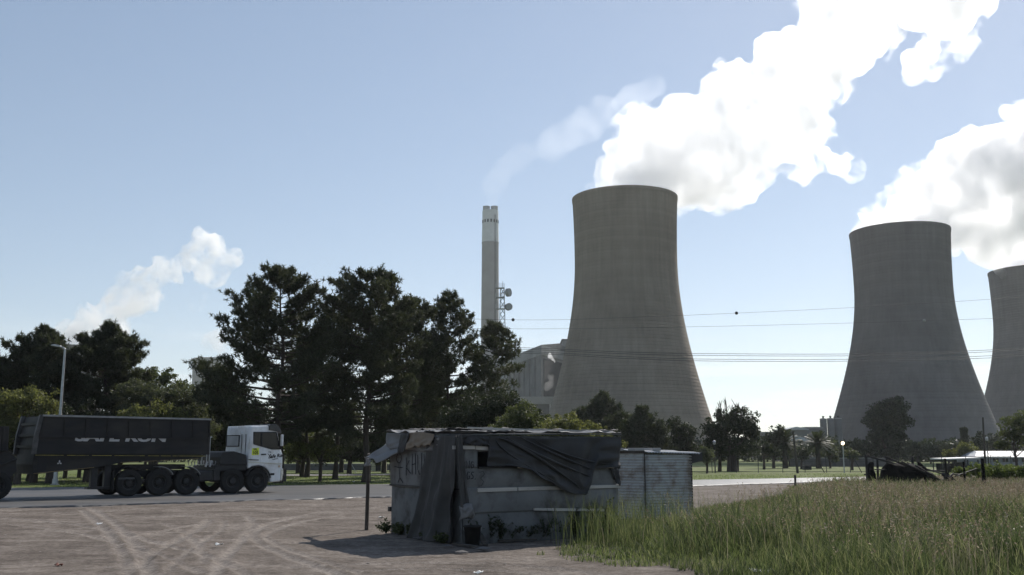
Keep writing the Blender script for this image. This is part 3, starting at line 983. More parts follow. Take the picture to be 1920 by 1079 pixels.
def leafy(label, Y, trunk_px, crown, mat, seed, group=None, name='tree', cat='tree', leaf=None, trunk_r=.16, base=None, forks=3, dens=1.0, clumps=None, flat=.5, aspect=.6, clump_r=.34):
    """crown: list of (px, py, rx px, ry px) lobes; leaves sit in many uneven clumps through each lobe"""
    rng = np.random.default_rng(seed)
    b0 = at(trunk_px, 860, Y)
    base_xy = (b0[0], Y, float(ground_z(b0[0], Y)) if base is None else base)
    t = thing(name, label, cat, base_xy, 0, group)
    P, N, cen = [], [], []
    k = mpp(Y)
    lf = leaf or max(.13, Y * .0021)
    for (cx, cy_, rx, ry) in crown:
        c = at(cx, cy_, Y) - np.array(base_xy)
        ax, az = rx * k * 1.12, ry * k * 1.12; ay = (ax + az) * .5 if ax < 3 * az else az
        area = math.pi * ax * az
        nc = clumps or max(7, int(area / (clump_r * min(ax, az)) ** 2 * 1.1))
        nc = min(nc, 150)
        d = unit(rng.normal(size=(nc, 3)))
        rad = (rng.random((nc, 1)) ** .55) * (.80 + .22 * rng.random((nc, 1)))
        cc = c + d * rad * np.array([ax, ay, az])
        cr = clump_r * min(ax, az) * (.55 + .8 * rng.random(nc))
        nl = max(12, int(dens * 5.2 * area * 1.5 / (lf * lf * aspect) / nc))
        for i in range(nc):
            q = unit(rng.normal(size=(nl, 3)) + [0, 0, .25])
            rr_ = cr[i] * (rng.random((nl, 1)) ** .45)
            P.append(cc[i] + q * rr_ * [1.1, 1.1, .85]); N.append(q)
            cen.append(cc[i])
    P = np.concatenate(P); N = np.concatenate(N)
    keep = P[:, 2] > .12
    V, F = leaf_quads(P[keep], N[keep], rng, lf, aspect, flat)
    mesh_np('crown', V, F, M[mat], t)
    cen = np.array(cen)
    zlo = max(.3, np.percentile(cen[:, 2], 12))
    paths = [(np.array([[0, 0, -.1], [.03, .02, zlo * .5], [rng.normal() * .1, 0, zlo], [rng.normal() * .15, 0, zlo * 1.5]]), [trunk_r * 1.3, trunk_r, trunk_r * .8, trunk_r * .5])]
    mesh_np('trunk', *tubes_np(paths, 8), M['bark'], t, True)
    lp = []
    sel = rng.choice(len(cen), min(len(cen), 6 + forks * 4), replace=False)
    for i in sel:
        a = np.array([0, 0, zlo * (.7 + .6 * rng.random())]); c = cen[i]
        if c[2] < a[2]: a[2] = max(.2, c[2] * .6)
        lp.append((bez(a, a * .5 + c * .5 + [0, 0, -.15 * abs(c[2] - a[2])], c, 5), np.linspace(trunk_r * .45, .012, 5)))
    mesh_np('limbs', *tubes_np(lp, 5), M['bark'], t, True)
    return t


# the big pines in the middle
pine('tallest broad pine directly above the white truck cab', (*gnd(521, 905)[:2], -.03), env_px(gnd(521, 905)[1], 905, [(832, 30), (815, 60), (800, 100), (770, 136), (735, 158), (700, 150), (650, 122), (610, 96), (570, 80), (535, 58), (512, 32), (503, 10)]), .26, 101, lean=(-.2, 0), n_br=92, dens=1.25)
pine('twin topped tall pine with the thick trunk beside the tarpaulin shack', (*gnd(686, 904)[:2], -.03), env_px(gnd(686, 904)[1], 904, [(830, 30), (812, 50), (780, 78), (740, 88), (690, 88), (640, 84), (600, 86), (565, 76), (540, 60), (518, 40), (507, 14)]), .24, 102, lean=(.1, 0), n_br=80, dens=1.3)
pine('rounded pine rising between the twin topped pine and the slim pine', (*gnd(757, 900)[:2], -.03), env_px(gnd(757, 900)[1], 900, [(805, 40), (760, 70), (710, 82), (660, 80), (620, 70), (590, 56), (570, 34), (558, 12)]), .22, 103, lean=(.2, .0), n_br=70, dens=1.3)
pine('slim pine with an open top just left of the tall chimney', (*gnd(835, 898)[:2], -.03), env_px(gnd(835, 898)[1], 898, [(800, 40), (750, 72), (700, 78), (650, 62), (610, 50), (580, 38), (560, 24), (548, 10)]), .19, 104, lean=(.15, 0), n_br=62, dens=1.05, bare=.25)
pine('pale loose pine in front of the chimney foot', (*gnd(918, 896)[:2], -.03), env_px(gnd(918, 896)[1], 896, [(790, 30), (750, 44), (715, 52), (680, 54), (650, 48), (628, 34), (615, 18), (604, 8)]), .15, 105, lean=(.35, 0), n_br=52, dens=1.0, mat='needles_pale', bare=.2)
pine('smaller pine filling the gap left of the twin topped pine', (*gnd(628, 899)[:2], -.03), env_px(gnd(628, 899)[1], 899, [(800, 40), (750, 60), (700, 62), (650, 54), (610, 40), (575, 26), (556, 10)]), .17, 106, n_br=54, dens=1.1, bare=.3)
pine('low dense pine between the trailer front and the tallest broad pine', (*gnd(402, 898)[:2], -.03), env_px(gnd(402, 898)[1], 898, [(840, 40), (800, 52), (765, 52), (735, 44), (712, 30), (696, 12)]), .17, 107, n_br=62, dens=1.5, bare=0)
pine('dense low pine behind the tallest broad pine on its right', (*gnd(575, 895)[:2], -.03), env_px(gnd(575, 895)[1], 895, [(835, 40), (790, 60), (745, 62), (700, 50), (660, 34), (632, 12)]), .18, 108, n_br=62, dens=1.4, bare=0)
pine('dense pine behind the slim pine on its left', (*gnd(795, 893)[:2], -.03), env_px(gnd(795, 893)[1], 893, [(830, 46), (790, 62), (745, 66), (700, 54), (660, 36), (640, 12)]), .18, 109, n_br=62, dens=1.4, bare=0)
# left side: dense dark conifers and broadleaf trees
LG = 'dark trees behind the tipper trailer'
pine('dense dark conifer with a steep top behind the white lamp post', (*gnd(188, 901)[:2], -.03), env_px(gnd(188, 901)[1], 901, [(850, 58), (800, 74), (750, 78), (710, 74), (675, 62), (650, 50), (630, 30), (617, 14), (609, 5)]), .25, 111, n_br=105, dens=1.9, bare=0, group=LG, clump=.9)
pine('wide dark conifer at the left edge with a blunt top', (*gnd(58, 902)[:2], -.03), env_px(gnd(58, 902)[1], 902, [(850, 66), (800, 84), (750, 86), (710, 76), (680, 64), (655, 48), (635, 30), (622, 16), (616, 6)]), .26, 112, n_br=105, dens=1.9, bare=0, group=LG, clump=.9)
pine('dark conifer cut off by the left edge of the photo', (*gnd(-45, 903)[:2], -.03), env_px(gnd(-45, 903)[1], 903, [(850, 60), (800, 78), (750, 80), (715, 66), (690, 44), (672, 20), (664, 6)]), .24, 113, n_br=80, dens=1.8, bare=0, group=LG, clump=.9)
leafy('round low tree with sunlit crown in front of the lamp post at the left edge', gnd(30, 908)[1], 35, [(52, 758, 62, 30), (-5, 765, 55, 34), (80, 795, 40, 34), (20, 805, 70, 36)], 'leaf_olive', 121, LG, trunk_r=.18, clump_r=.26)
leafy('grey green feathery tree above the middle of the trailer', gnd(285, 903)[1], 283, [(262, 745, 50, 36), (318, 748, 52, 32), (356, 765, 34, 28), (245, 790, 44, 30), (310, 800, 70, 40), (365, 800, 40, 40)], 'leaf_grey', 122, LG, trunk_r=.18, clump_r=.28, leaf=.12)
leafy('glossy leaved tree showing its top against the sky behind the grey green tree', 84, 292, [(277, 715, 24, 30), (310, 712, 22, 22), (340, 727, 22, 20), (300, 760, 50, 40)], 'leaf_mid', 123, LG, trunk_r=.18, clump_r=.34)
leafy('bright leaved shrub just above the trailer top rail', gnd(270, 908)[1], 272, [(262, 775, 24, 18), (300, 772, 26, 20), (235, 780, 18, 14), (335, 782, 22, 14), (285, 800, 60, 30)], 'leaf_olive', 124, LG, name='shrub', cat='shrub', trunk_r=.09, clump_r=.36)
for i, (px, py, r_, lb) in enumerate([(22, 903, .16, 'dark tree trunk seen under the second trailer'), (66, 905, .20, 'stout tree trunk under the rear end of the front trailer'), (96, 906, .24, 'thick tree trunk just left of the lamp post foot'), (124, 897, .14, 'thin tree trunk between the lamp post foot and the landing gear'),
                                     (166, 904, .26, 'thickest tree trunk seen under the middle of the trailer'), (150, 896, .13, 'thin leaning tree trunk behind the thickest trunk'), (224, 899, .15, 'tree trunk just behind the rearmost trailer wheel')]):
    p = gnd(px, py)
    leafy(lb, p[1], px, [(px, 825, 46, 42), (px + 6, 790, 40, 36)], 'leaf_dark', 130 + i, LG, trunk_r=r_, clump_r=.36, dens=.7)
# behind the shack
BG = 'bushes behind the shack'
leafy('large dark bushy tree with pale leaf tips behind the shack roof', 58, 915, [(905, 775, 58, 40), (950, 765, 44, 34), (985, 785, 42, 30), (870, 800, 60, 40), (930, 830, 90, 40)], 'leaf_dark', 141, BG, trunk_r=.2, clump_r=.26, leaf=.12)
leafy('olive bush with sunlit leaves right of the large bushy tree', 54, 985, [(975, 782, 34, 28), (1010, 800, 44, 26), (960, 815, 50, 36), (1020, 830, 60, 30)], 'leaf_mid', 142, BG, name='bush', cat='bush', trunk_r=.08, clump_r=.28, leaf=.11)
leafy('yellowish sunlit bush above the right half of the shack roof', 50, 1075, [(1060, 800, 48, 24), (1105, 812, 44, 18), (1030, 815, 40, 28), (1080, 835, 80, 28)], 'leaf_olive', 143, BG, name='bush', cat='bush', trunk_r=.07, clump_r=.26, leaf=.10, dens=1.1)
# two small orchard like trees in the gap right of the truck
OG = 'small trees on the verge right of the truck'
leafy('small bushy tree with a forked trunk next to the truck bumper', gnd(567, 894)[1], 567, [(575, 830, 36, 24), (548, 852, 32, 18), (590, 848, 26, 20)], 'leaf_mid', 151, OG, trunk_r=.17, clump_r=.3, leaf=.13, dens=.8)
leafy('small thin tree with a forked trunk between the truck and the post', gnd(601, 903)[1], 601, [(610, 838, 28, 22), (585, 845, 22, 16), (628, 850, 18, 18)], 'leaf_mid', 152, OG, trunk_r=.10, clump_r=.32, leaf=.12, dens=.55)
leafy('dark tree behind the two small verge trees', 92, 655, [(650, 835, 46, 32), (610, 850, 34, 22), (700, 845, 40, 26), (760, 840, 60, 30)], 'leaf_dark', 153, None, trunk_r=.2, clump_r=.3)
# dark trees standing further back, seen between the pine trunks
for i, (px, Y, lobes, lb) in enumerate([(420, 88, [(420, 800, 50, 40), (400, 840, 46, 26)], 'dark tree behind the truck cab roof'), (480, 96, [(480, 790, 46, 44), (495, 835, 44, 26)], 'dark tree behind the trunk of the tallest pine'),
                                          (560, 98, [(560, 790, 44, 40), (540, 830, 40, 26)], 'dark tree behind the small bushy verge tree'), (640, 104, [(640, 790, 50, 46), (655, 835, 46, 24)], 'dark tree filling the gap between the two verge trees and the thick trunk'),
                                          (720, 100, [(722, 790, 46, 46), (735, 838, 44, 22)], 'dark tree behind the awning flap'), (800, 94, [(800, 785, 54, 40), (790, 830, 54, 28)], 'dark tree behind the left half of the shack roof'),
                                          (870, 90, [(868, 770, 44, 40), (870, 820, 54, 30)], 'dark tree below the slim pine')]):
    leafy(lb, Y, px, lobes, 'leaf_dark', 230 + i, 'dark trees behind the pines', trunk_r=.22, clump_r=.34)
# middle distance on the right
DG = 'dark trees below the largest cooling tower'
pine('spiky dark conifer standing left below the largest cooling tower', (*at(1125, 860, 120)[:2], -.2), env_px(120, 874, [(858, 40), (830, 56), (800, 54), (775, 44), (755, 28), (740, 14), (731, 4)]), .25, 161, n_br=60, dens=.8, L=.5, group=DG, bare=0, lean=(.6, 0), mat='needles', clump=1.4)
pine('lower spiky conifer leaning against the left one below the brown tower', (*at(1088, 860, 118)[:2], -.2), env_px(118, 874, [(850, 24), (820, 34), (795, 30), (775, 18), (762, 5)]), .2, 162, n_br=40, dens=.7, L=.5, group=DG, bare=0, clump=1.4)
pine('pyramid shaped dark conifer in the middle below the brown tower', (*at(1207, 860, 112)[:2], -.2), env_px(112, 876, [(860, 40), (835, 50), (810, 46), (790, 34), (772, 18), (757, 5)]), .25, 163, n_br=60, dens=.9, L=.42, group=DG, bare=0, clump=1.2)
leafy('round crowned dark tree at the right foot of the brown tower', 116, 1275, [(1270, 805, 28, 22), (1285, 820, 24, 22), (1255, 840, 34, 22), (1295, 848, 24, 18)], 'leaf_dark', 164, DG, clump_r=.3)
leafy('small round pale tree above the tin shed roof end', 98, 1325, [(1324, 852, 15, 13), (1318, 846, 9, 8), (1328, 862, 9, 8)], 'leaf_grey', 165, None, name='shrub', cat='shrub', trunk_r=.1, clump_r=.34, leaf=.16)
t = leafy('wide dark tree with bare dead twigs above its crown', 114, 1375, [(1368, 800, 42, 34), (1395, 790, 28, 26), (1340, 815, 26, 26), (1410, 810, 16, 26), (1375, 840, 54, 22), (1348, 836, 34, 20)], 'leaf_dark', 166, None, trunk_r=.35, clump_r=.24, dens=1.2)
rng = np.random.default_rng(77); base = np.array(t.location); lp = []
for px, ty in ((1349, 752), (1351, 757), (1361, 752), (1379, 758), (1384, 759), (1356, 768), (1371, 770), (1388, 766)):
    a = at(px + rng.normal() * 2, 815, 114) - base; b = at(px, ty, 114) - base
    lp.append((bez(a, (a + b) / 2 + rng.normal(size=3) * .25, b, 6), np.linspace(.11, .03, 6)))
    for k in range(7):
        f = .45 + .5 * rng.random(); q = a + (b - a) * f
        lp.append((np.stack([q, q + [rng.normal() * .4, rng.normal() * .4, .5 + .4 * rng.random()]]), [.05, .02]))
mesh_np('dead_branches', *tubes_np(lp, 4), M['bark'], t, True)
for px, ty in ((1352, 1), (1362, 2), (1376, 3)):
    pass
mesh_np('side_trunks', *tubes_np([(np.array([[(px - 1375) * mpp(114), d, -.1], [(px - 1375) * mpp(114) + .1, d, 1.6], [(px - 1375) * mpp(114) + .3, d, 4]]), [.24, .18, .12]) for px, d in ((1352, 1.0), (1361, -1.2), (1389, 2.2))], 7), M['bark'], t, True)
leafy('loose topped dark tree left of the palm', 150, 1450, [(1448, 822, 18, 18), (1462, 812, 12, 16), (1436, 838, 18, 16), (1455, 845, 24, 16)], 'leaf_dark', 167, None, trunk_r=.2)
leafy('small umbrella shaped tree in front of the left palm', 136, 1432, [(1430, 840, 22, 10), (1445, 846, 18, 8)], 'leaf_dark', 168, None, trunk_r=.16)
leafy('tall rounded very dark tree in front of the right hand cooling tower', 205, 1665, [(1665, 785, 40, 38), (1648, 800, 26, 34), (1682, 790, 24, 34), (1660, 825, 38, 30), (1678, 765, 24, 18), (1668, 845, 34, 16)], 'leaf_dark', 169, None, trunk_r=.5, clump_r=.27, dens=1.8)
HG = 'low dark trees along the plant wall'
for i, (px, py, rx, ry, Y, lb) in enumerate([(1600, 838, 18, 14, 190, 'dark bush behind the lit street lamp'), (1625, 840, 22, 16, 215, 'dark bush left below the tall rounded tree'), (1720, 842, 20, 12, 230, 'dark bush right below the tall rounded tree'), (1745, 844, 18, 10, 215, 'low dark bush in front of the tower legs'),
                                            (1780, 842, 22, 12, 240, 'dark bush below the small pointed conifer'), (1836, 830, 14, 20, 220, 'dark upright tree right of the small pointed conifer'), (1860, 832, 18, 20, 230, 'dark tree behind the white roofed house lamp'),
                                            (1502, 848, 14, 12, 140, 'small dark tree between the leaning pole and the right palm'), (1597, 850, 14, 10, 128, 'small round tree right of the lit street lamp'), (1880, 838, 24, 18, 240, 'dark tree above the white house roof'), (1480, 845, 16, 12, 170, 'dark bush behind the leaning pole')]):
    leafy(lb, Y, px, [(px, py, rx, ry), (px + rx * .3, py + ry * .5, rx * .9, ry * .7)], 'leaf_dark' if i != 8 else 'leaf_grey', 180 + i, HG, trunk_r=.15, clump_r=.34)
pine('small pointed conifer in front of the right hand cooling tower', (*at(1810, 850, 225)[:2], -.28), env_px(225, 868, [(858, 12), (838, 9), (825, 5.5), (812, 2), (803, .4)]), .2, 191, n_br=110, dens=.5, L=.40, bare=0, group=None, name='conifer', clump=1.3)
leafy('large clipped round bush with a bright rim left of the white house', 140, 1813, [(1814, 846, 22, 16), (1802, 850, 14, 12)], 'leaf_olive', 192, 'clipped round bushes', name='bush', cat='bush', trunk_r=.1, clump_r=.22, leaf=.22, dens=1.4)
leafy('smaller clipped round bush left of the large one', 140, 1778, [(1778, 852, 11, 9)], 'leaf_olive', 193, 'clipped round bushes', name='bush', cat='bush', trunk_r=.1, clump_r=.26, leaf=.22, dens=1.4)
t = leafy('slender tree with airy crown over the white house at the right edge', 82, 1905, [(1905, 795, 30, 16), (1890, 815, 22, 14), (1915, 822, 30, 16), (1930, 790, 30, 26), (1880, 835, 16, 8)], 'leaf_mid', 194, None, trunk_r=.10, clump_r=.3, dens=.75, leaf=.17)


def palm(label, Y, px, top, hw, seed, base_py=873):
    rng = np.random.default_rng(seed)
    b = at(px, base_py, Y); b[2] = float(ground_z(b[0], Y))
    t = thing('palm_tree', label, 'palm tree', tuple(b), 0, 'palm trees on the lawn')
    k = mpp(Y); h = at(px, top + hw * .75, Y)[2] - b[2]
    mesh_np('trunk', *tubes_np([(np.array([[0, 0, -.2], [0, 0, h * .5], [0, 0, h]]), [.42, .34, .4])], 9), M['bark'], t, True)
    Vs, Fs, off = [], [], 0
    R_ = hw * k
    for i in range(64):
        az = i * 2.4 + rng.random() * .3; el = -.55 + 1.85 * ((i + .5) / 64)
        L = R_ * (1.0 + .25 * rng.random())
        d = np.array([math.cos(az) * math.cos(el), math.sin(az) * math.cos(el), math.sin(el)])
        p0 = np.array([0, 0, h]); p1 = p0 + d * L * .6; p2 = p0 + d * L + np.array([0, 0, -.28 * L * (1 - .4 * math.sin(el))])
        P = bez(p0, p1, p2, 9)
        tn = unit(np.gradient(P, axis=0)); sd = unit(np.cross(tn, [[0, 0, 1.0]]))
        for j in range(1, 9):
            for s in (-1, 1):
                for w in (0, .5):
                    c = P[j - 1] + (P[j] - P[j - 1]) * w
                    tip = c + (sd[j] * s + tn[j] * .6 + [0, 0, -.35]) * L * .20 * (1 - .5 * abs(j / 4.5 - 1))
                    Vs += [c, c + tn[j] * .13, tip]; Fs.append((off, off + 1, off + 2)); off += 3
    mesh_np('fronds', np.array(Vs), np.array(Fs), M['palm'], t)
    return t


palm('broad palm tree between the wide dark tree and the leaning pole', 150, 1473, 808, 32, 201)
palm('palm tree with glinting fronds right of the leaning pole', 148, 1535, 812, 26, 202)
leafy('leaning pepper tree beside the right palm', 150, 1556, [(1555, 845, 14, 18), (1564, 856, 8, 10)], 'leaf_grey', 203, None, trunk_r=.14)
# far wood closing the horizon
rng = np.random.default_rng(400)
P = []
for i in range(1000):
    x = -420 + 900 * rng.random(); y = 255 + 60 * rng.random()
    if 150 < x < 260 and y < 300: y += 80
    h = (4.2 + 3.6 * rng.random() + (3 if x < -40 else 0)) * (.85 if x > 90 else 1)
    q = unit(rng.normal(size=(230, 3)))
    P.append(np.array([x, y, h * .45]) + q * (rng.random((230, 1)) ** .4) * [3.6, 3.0, h * .55])
P = np.concatenate(P); V, F = leaf_quads(P, unit(rng.normal(size=P.shape)), rng, .85, .7)
tag(mesh_np('woods', V, F, M['leaf_dark']), kind='stuff')
# ------------------------------------------------------------------ the tipper truck on the road
ROADZ = .115
A0 = gnd(482.5, 924.5, ROADZ)
TD_ = np.array([math.sin(R(49)), math.cos(R(49))])      # heading along the road
TN_ = np.array([-TD_[1], TD_[0]])                          # away from the camera
TRZ = math.atan2(TD_[1], TD_[0])


def tloc(px, py):
    """a point of the near side of the truck -> (along, height) in the truck's own axes"""
    d = ray(px, py)
    # intersect with the vertical plane through A0 along TD_
    k = (A0[0] * TN_[0] + A0[1] * TN_[1]) / (d[0] * TN_[0] + d[1] * TN_[1])
    p = d * k
    return (float((p[0] - A0[0]) * TD_[0] + (p[1] - A0[1]) * TD_[1]), float(EYE + p[2] - ROADZ))


def TL(*pts): return [tloc(*p) for p in pts]
def TX(px): return tloc(px, 880)[0]


def text_mesh(name, s, size, mat, parent, loc, rot, shear=0, sx=1.0, extr=.003, group=None, bold=.0):
    cu = bpy.data.curves.new(name, 'FONT'); cu.body = s; cu.size = size; cu.extrude = extr; cu.shear = shear; cu.offset = bold
    cu.align_x = 'CENTER'; cu.align_y = 'CENTER'; cu.resolution_u = 4
    o = bpy.data.objects.new(name, cu); C.objects.link(o)
    dg = bpy.context.evaluated_depsgraph_get()
    me = bpy.data.meshes.new_from_object(o.evaluated_get(dg))
    bpy.data.objects.remove(o); bpy.data.curves.remove(cu)
    me.materials.clear(); me.materials.append(mat); me.name = name
    q = bpy.data.objects.new(name, me); link(q, parent)
    q.location = loc; q.rotation_euler = rot; q.scale = (sx, 1, 1)
    return q


HALF = 1.22
NEARY = 0.0            # near side plane is local y = 0, the far side y = 2.44
M['bin'] = stone('dark painted bin', (.014, .0145, .016), (.026, .026, .028), 2.2, .6, .15, 14, (.4, 1, 1), dirt=(.04, .037, .034), dscale=.9, spec=.2)
M['letter_grey'] = stone('faded white letters', (.42, .42, .43), (.55, .55, .56), 6, .7, .05)
M['sign_yellow'] = stone('fluorescent yellow', (.70, .78, .05), (.76, .84, .08), 4, .5, 0)
M['ink'] = stone('black ink', (.012, .012, .014), (.02, .02, .022), 4, .6, 0)
M['rimgrey'] = stone('wheel rim', (.022, .022, .023), (.04, .04, .039), 7, .6, .1)
M['chrome'] = stone('chrome', (.5, .5, .5), (.6, .6, .6), 3, .25, 0, metal=.8)

truck = thing('truck', 'white cab of a dark dusty tipper truck driving along the road', 'truck', (A0[0], A0[1], ROADZ), TRZ)


def wheel_proto(r, w=.30):
    prof = [(r * .56, .02), (r * .60, .0), (r * .90, -.005), (r * .965, .02), (r, .05), (r, w - .05), (r * .965, w - .02), (r * .9, w), (r * .58, w)]
    # tread blocks
    m = MB().lathe(prof, 40, 'y')
    for k in range(40):
        a = 2 * math.pi * k / 40
        Mx = Matrix.Rotation(-a, 4, 'Y')
        m.box((r - .02, .05 + (.02 if k % 2 else 0), -.028), (r + .012, w - .05 - (0 if k % 2 else .02), .028), Mx)
    return m


def add_wheel(parent, px, py, r=.515, dual=False):
    x, z = tloc(px, py)
    w = wheel_proto(r).build('wheel', M['black'], parent, loc=(x, .02, r))
    rim = MB().lathe([(r * .58, .03), (r * .55, .06), (r * .50, .07), (r * .44, .11 if not dual else .16), (r * .30, .10 if not dual else .17), (r * .24, .03 if not dual else .08), (r * .10, .02 if not dual else .05), (.001, .02 if not dual else .05)], 28, 'y').build('rim', M['rimgrey'], w)
    for k in range(10):
        a = 2 * math.pi * k / 10
        if k == 0:
            nut = MB().lathe([(.016, -.03), (.016, .03), (.001, -.03)][:2] + [(.001, .03)], 6, 'y').build('wheel_nut', M['rimgrey'], w)
            b0 = nut
        else:
            nut = b0.copy(); link(nut, w)
        nut.location = (r * .36 * math.cos(a), .06, r * .36 * math.sin(a))
    f = wheel_proto(r).build('wheel', M['black'], parent, loc=(x, 2.12, r))
    return x


wx = [add_wheel(truck, 482.5, 924.5), add_wheel(truck, 436, 926)]
wx.append(add_wheel(truck, 350, 929, dual=True))
wx.append(add_wheel(truck, 298, 930, dual=True))
for x in wx:
    MB().tube([(x, .25, .515), (x, 2.2, .515)], .09, 8).build('axle', M['dark_metal'], truck)
x0 = TX(268); x1 = TX(527)
MB().box((x0, .75, .72), (x1 - .6, .90, .98)).box((x0, 1.55, .72), (x1 - .6, 1.70, .98)).build('chassis_rail', M['dark_metal'], truck)
# cab shell
cabp = TL((472, 799.2), (500, 798.4), (515, 799.5), (520, 806), (527.5, 843), (530, 851), (529.8, 876), (527.5, 903), (507, 904.8), (506.5, 893), (503, 883), (496, 876.5), (484, 873.5), (473, 875), (466, 880), (465.5, 868), (467.5, 853))
cab = MB().prism(cabp, NEARY, 2.40).build('cab', M['white_paint'], truck, bevel=.07)
RX = cabp[0][0]


def rloc(px, py):
    """pixel -> (across, height) on the rear wall of the cab"""
    d = ray(px, py)
    o = A0[:2] + TD_ * RX
    k = (o @ TD_) / (d[:2] @ TD_)
    p = d * k
    return float((p[:2] - A0[:2]) @ TN_), float(EYE + p[2] - ROADZ)


# ribs along the top edge of the rear wall
zr_ = cabp[0][1]
for k in range(13):
    y = .22 + k * .165
    MB().box((RX - .035, y - .03, zr_ - .30), (RX + .5, y + .03, zr_ + .022)).build('roof_rib', M['white_paint'], truck, bevel=.012)
door = MB().prism(TL((488, 838), (526, 847.5), (529.3, 852), (529, 872), (488, 868.5)), -.016, .03)
dob = door.build('door', M['white_paint'], truck, bevel=.008)
win = TL((475.5, 811), (517.5, 811), (525.5, 842.5), (509, 842.5), (475.5, 833))
MB().prism(win, -.010, .035).build('side_window', M['glass'], truck)
cx_ = sum(p[0] for p in win) / 5; cz_ = sum(p[1] for p in win) / 5
fr = MB()
for i in range(5):
    a, b = win[i], win[(i + 1) % 5]
    fr.bar((a[0], -.012, a[1]), (b[0], -.012, b[1]), .035)
d1, d2 = tloc(490, 811), tloc(490, 837)
fr.bar((d1[0], -.012, d1[1]), (d2[0], -.012, d2[1]), .05)
fr.build('window_frame', M['ink'], truck)
ya, yb = sorted((rloc(426.5, 828)[0], rloc(450, 828)[0])); za, zb_ = rloc(449, 837)[1], rloc(450, 816.5)[1]
rw = MB().box((RX - .045, ya, za), (RX + .01, yb, zb_)).build('rear_window', stone('dusty rear window', (.30, .31, .33), (.40, .41, .43), 2, .4, 0), truck)
fr = MB()
for p, q in (((ya, za), (yb, za)), ((yb, za), (yb, zb_)), ((yb, zb_), (ya, zb_)), ((ya, zb_), (ya, za))):
    fr.bar((RX - .05, p[0], p[1]), (RX - .05, q[0], q[1]), .035)
fr.build('rubber_seal', M['ink'], truck)
for px in (455, 462.5):
    y = rloc(px, 830)[0]
    MB().bar((RX - .052, y, zr_ - .34), (RX - .045, y, rloc(px, 852)[1]), .025).build('panel_groove', M['rimgrey'], truck)
a, b = tloc(473.5, 802), tloc(470, 866)
MB().bar((a[0], -.004, a[1]), (b[0], -.004, b[1]), .05, .03).build('corner_highlight', M['white_paint'], truck)  # raised white bar put in for the highlight on the cab's rear corner
# sun visor, mirror, handle, stripe, lights, steps, bumper, bull bar
MB().prism(TL((504, 797.5), (507, 796), (517.5, 796.6), (522.5, 801), (527.3, 810.5), (527, 813), (520, 809.5), (503.5, 807)), -.05, 2.49).build('sun_visor', stone('smoked visor', (.02, .02, .023), (.035, .035, .038), 3, .3, 0, spec=.6), truck, bevel=.015)
p = tloc(525.5, 826)
mr = MB().box((p[0] - .04, -.22, p[1] - .25), (p[0] + .05, -.06, p[1] + .25)).build('mirror', M['white_paint'], truck, bevel=.03)
MB().tube([(p[0] - .06, .02, p[1] + .28), (p[0], -.14, p[1] + .22)], .014, 6).build('mirror_arm', M['ink'], truck)
a, b = tloc(489, 852.6), tloc(498, 852.2)
MB().bar((a[0], -.04, a[1]), (b[0], -.04, b[1]), .035, .05).build('door_handle', M['ink'], truck)
a, b = tloc(466, 862), tloc(484, 863)
MB().bar((a[0], -.012, a[1]), (b[0], -.012, b[1]), .10, .03).build('grab_recess', M['rimgrey'], truck)
for (p0, p1) in (((464.5, 867.2), (487, 867.8)), ((488.5, 868), (528.5, 869.8))):
    a, b = tloc(*p0), tloc(*p1)
    MB().bar((a[0], -.020, a[1]), (b[0], -.020, b[1]), .05, .012).build('reflective_stripe', stone('pale yellow tape', (.55, .52, .36), (.62, .58, .42), 5, .5, 0), truck)
p = tloc(510.5, 889.5)
MB().box((p[0] - .09, -.014, p[1] - .045), (p[0] + .09, .02, p[1] + .045)).build('step_recess', M['ink'], truck)
p = tloc(523, 874.8)
MB().lathe([(.001, -.03), (.05, -.028), (.05, .02)], 12, 'y', (p[0], -.0, p[1])).build('indicator', stone('indicator lens', (.55, .42, .3), (.6, .48, .35), 3, .3, 0), truck)
a = tloc(529.5, 886)
MB().prism(TL((526, 877), (530.5, 879), (531, 889), (529, 901.5), (525, 903)), -.03, 2.47).build('bumper', M['chrome'], truck, bevel=.04)
bb = MB()
p0, p1, p2 = tloc(531, 884.5), tloc(537.5, 884), tloc(537, 903)
for y in (.15, 1.22, 2.29):
    bb.bar((p0[0], y, p0[1]), (p1[0], y, p1[1]), .06)
    bb.bar((p1[0], y, p1[1] + .12), (p2[0], y, p2[1]), .09)
    bb.bar((p0[0], y, p2[1] + .04), (p2[0], y, p2[1] + .04), .06)
for f in (.1, .5, .9):
    z = p1[1] + (p2[1] - p1[1]) * f
    bb.bar((p1[0], .1, z), (p1[0], 2.34, z), .06)
bb.build('bull_bar', M['dark_metal'], truck)
# front wheel arch lip
c = tloc(482.5, 901)
arc = [(c[0] + .60 * math.cos(t_), -.015, c[1] + .60 * math.sin(t_)) for t_ in np.linspace(.15, 2.75, 16)]
MB().tube(arc, .035, 6).build('wheel_arch', M['ink'], truck)
MB().tube([(x, 2.3, z) for x, y, z in arc], .035, 6).build('wheel_arch', M['ink'], truck)
# front windscreen and grille (seen from the front)
ws = TL((520.3, 808), (527, 841))
MB().add([(ws[0][0] + .012, .2, ws[0][1]), (ws[0][0] + .012, 2.24, ws[0][1]), (ws[1][0] + .012, 2.3, ws[1][1]), (ws[1][0] + .012, .14, ws[1][1]), (ws[0][0] - .02, .2, ws[0][1]), (ws[0][0] - .02, 2.24, ws[0][1]), (ws[1][0] - .02, 2.3, ws[1][1]), (ws[1][0] - .02, .14, ws[1][1])],
         [(0, 3, 2, 1), (4, 5, 6, 7), (0, 1, 5, 4), (1, 2, 6, 5), (2, 3, 7, 6), (3, 0, 4, 7)]).build('windscreen', M['glass'], truck)
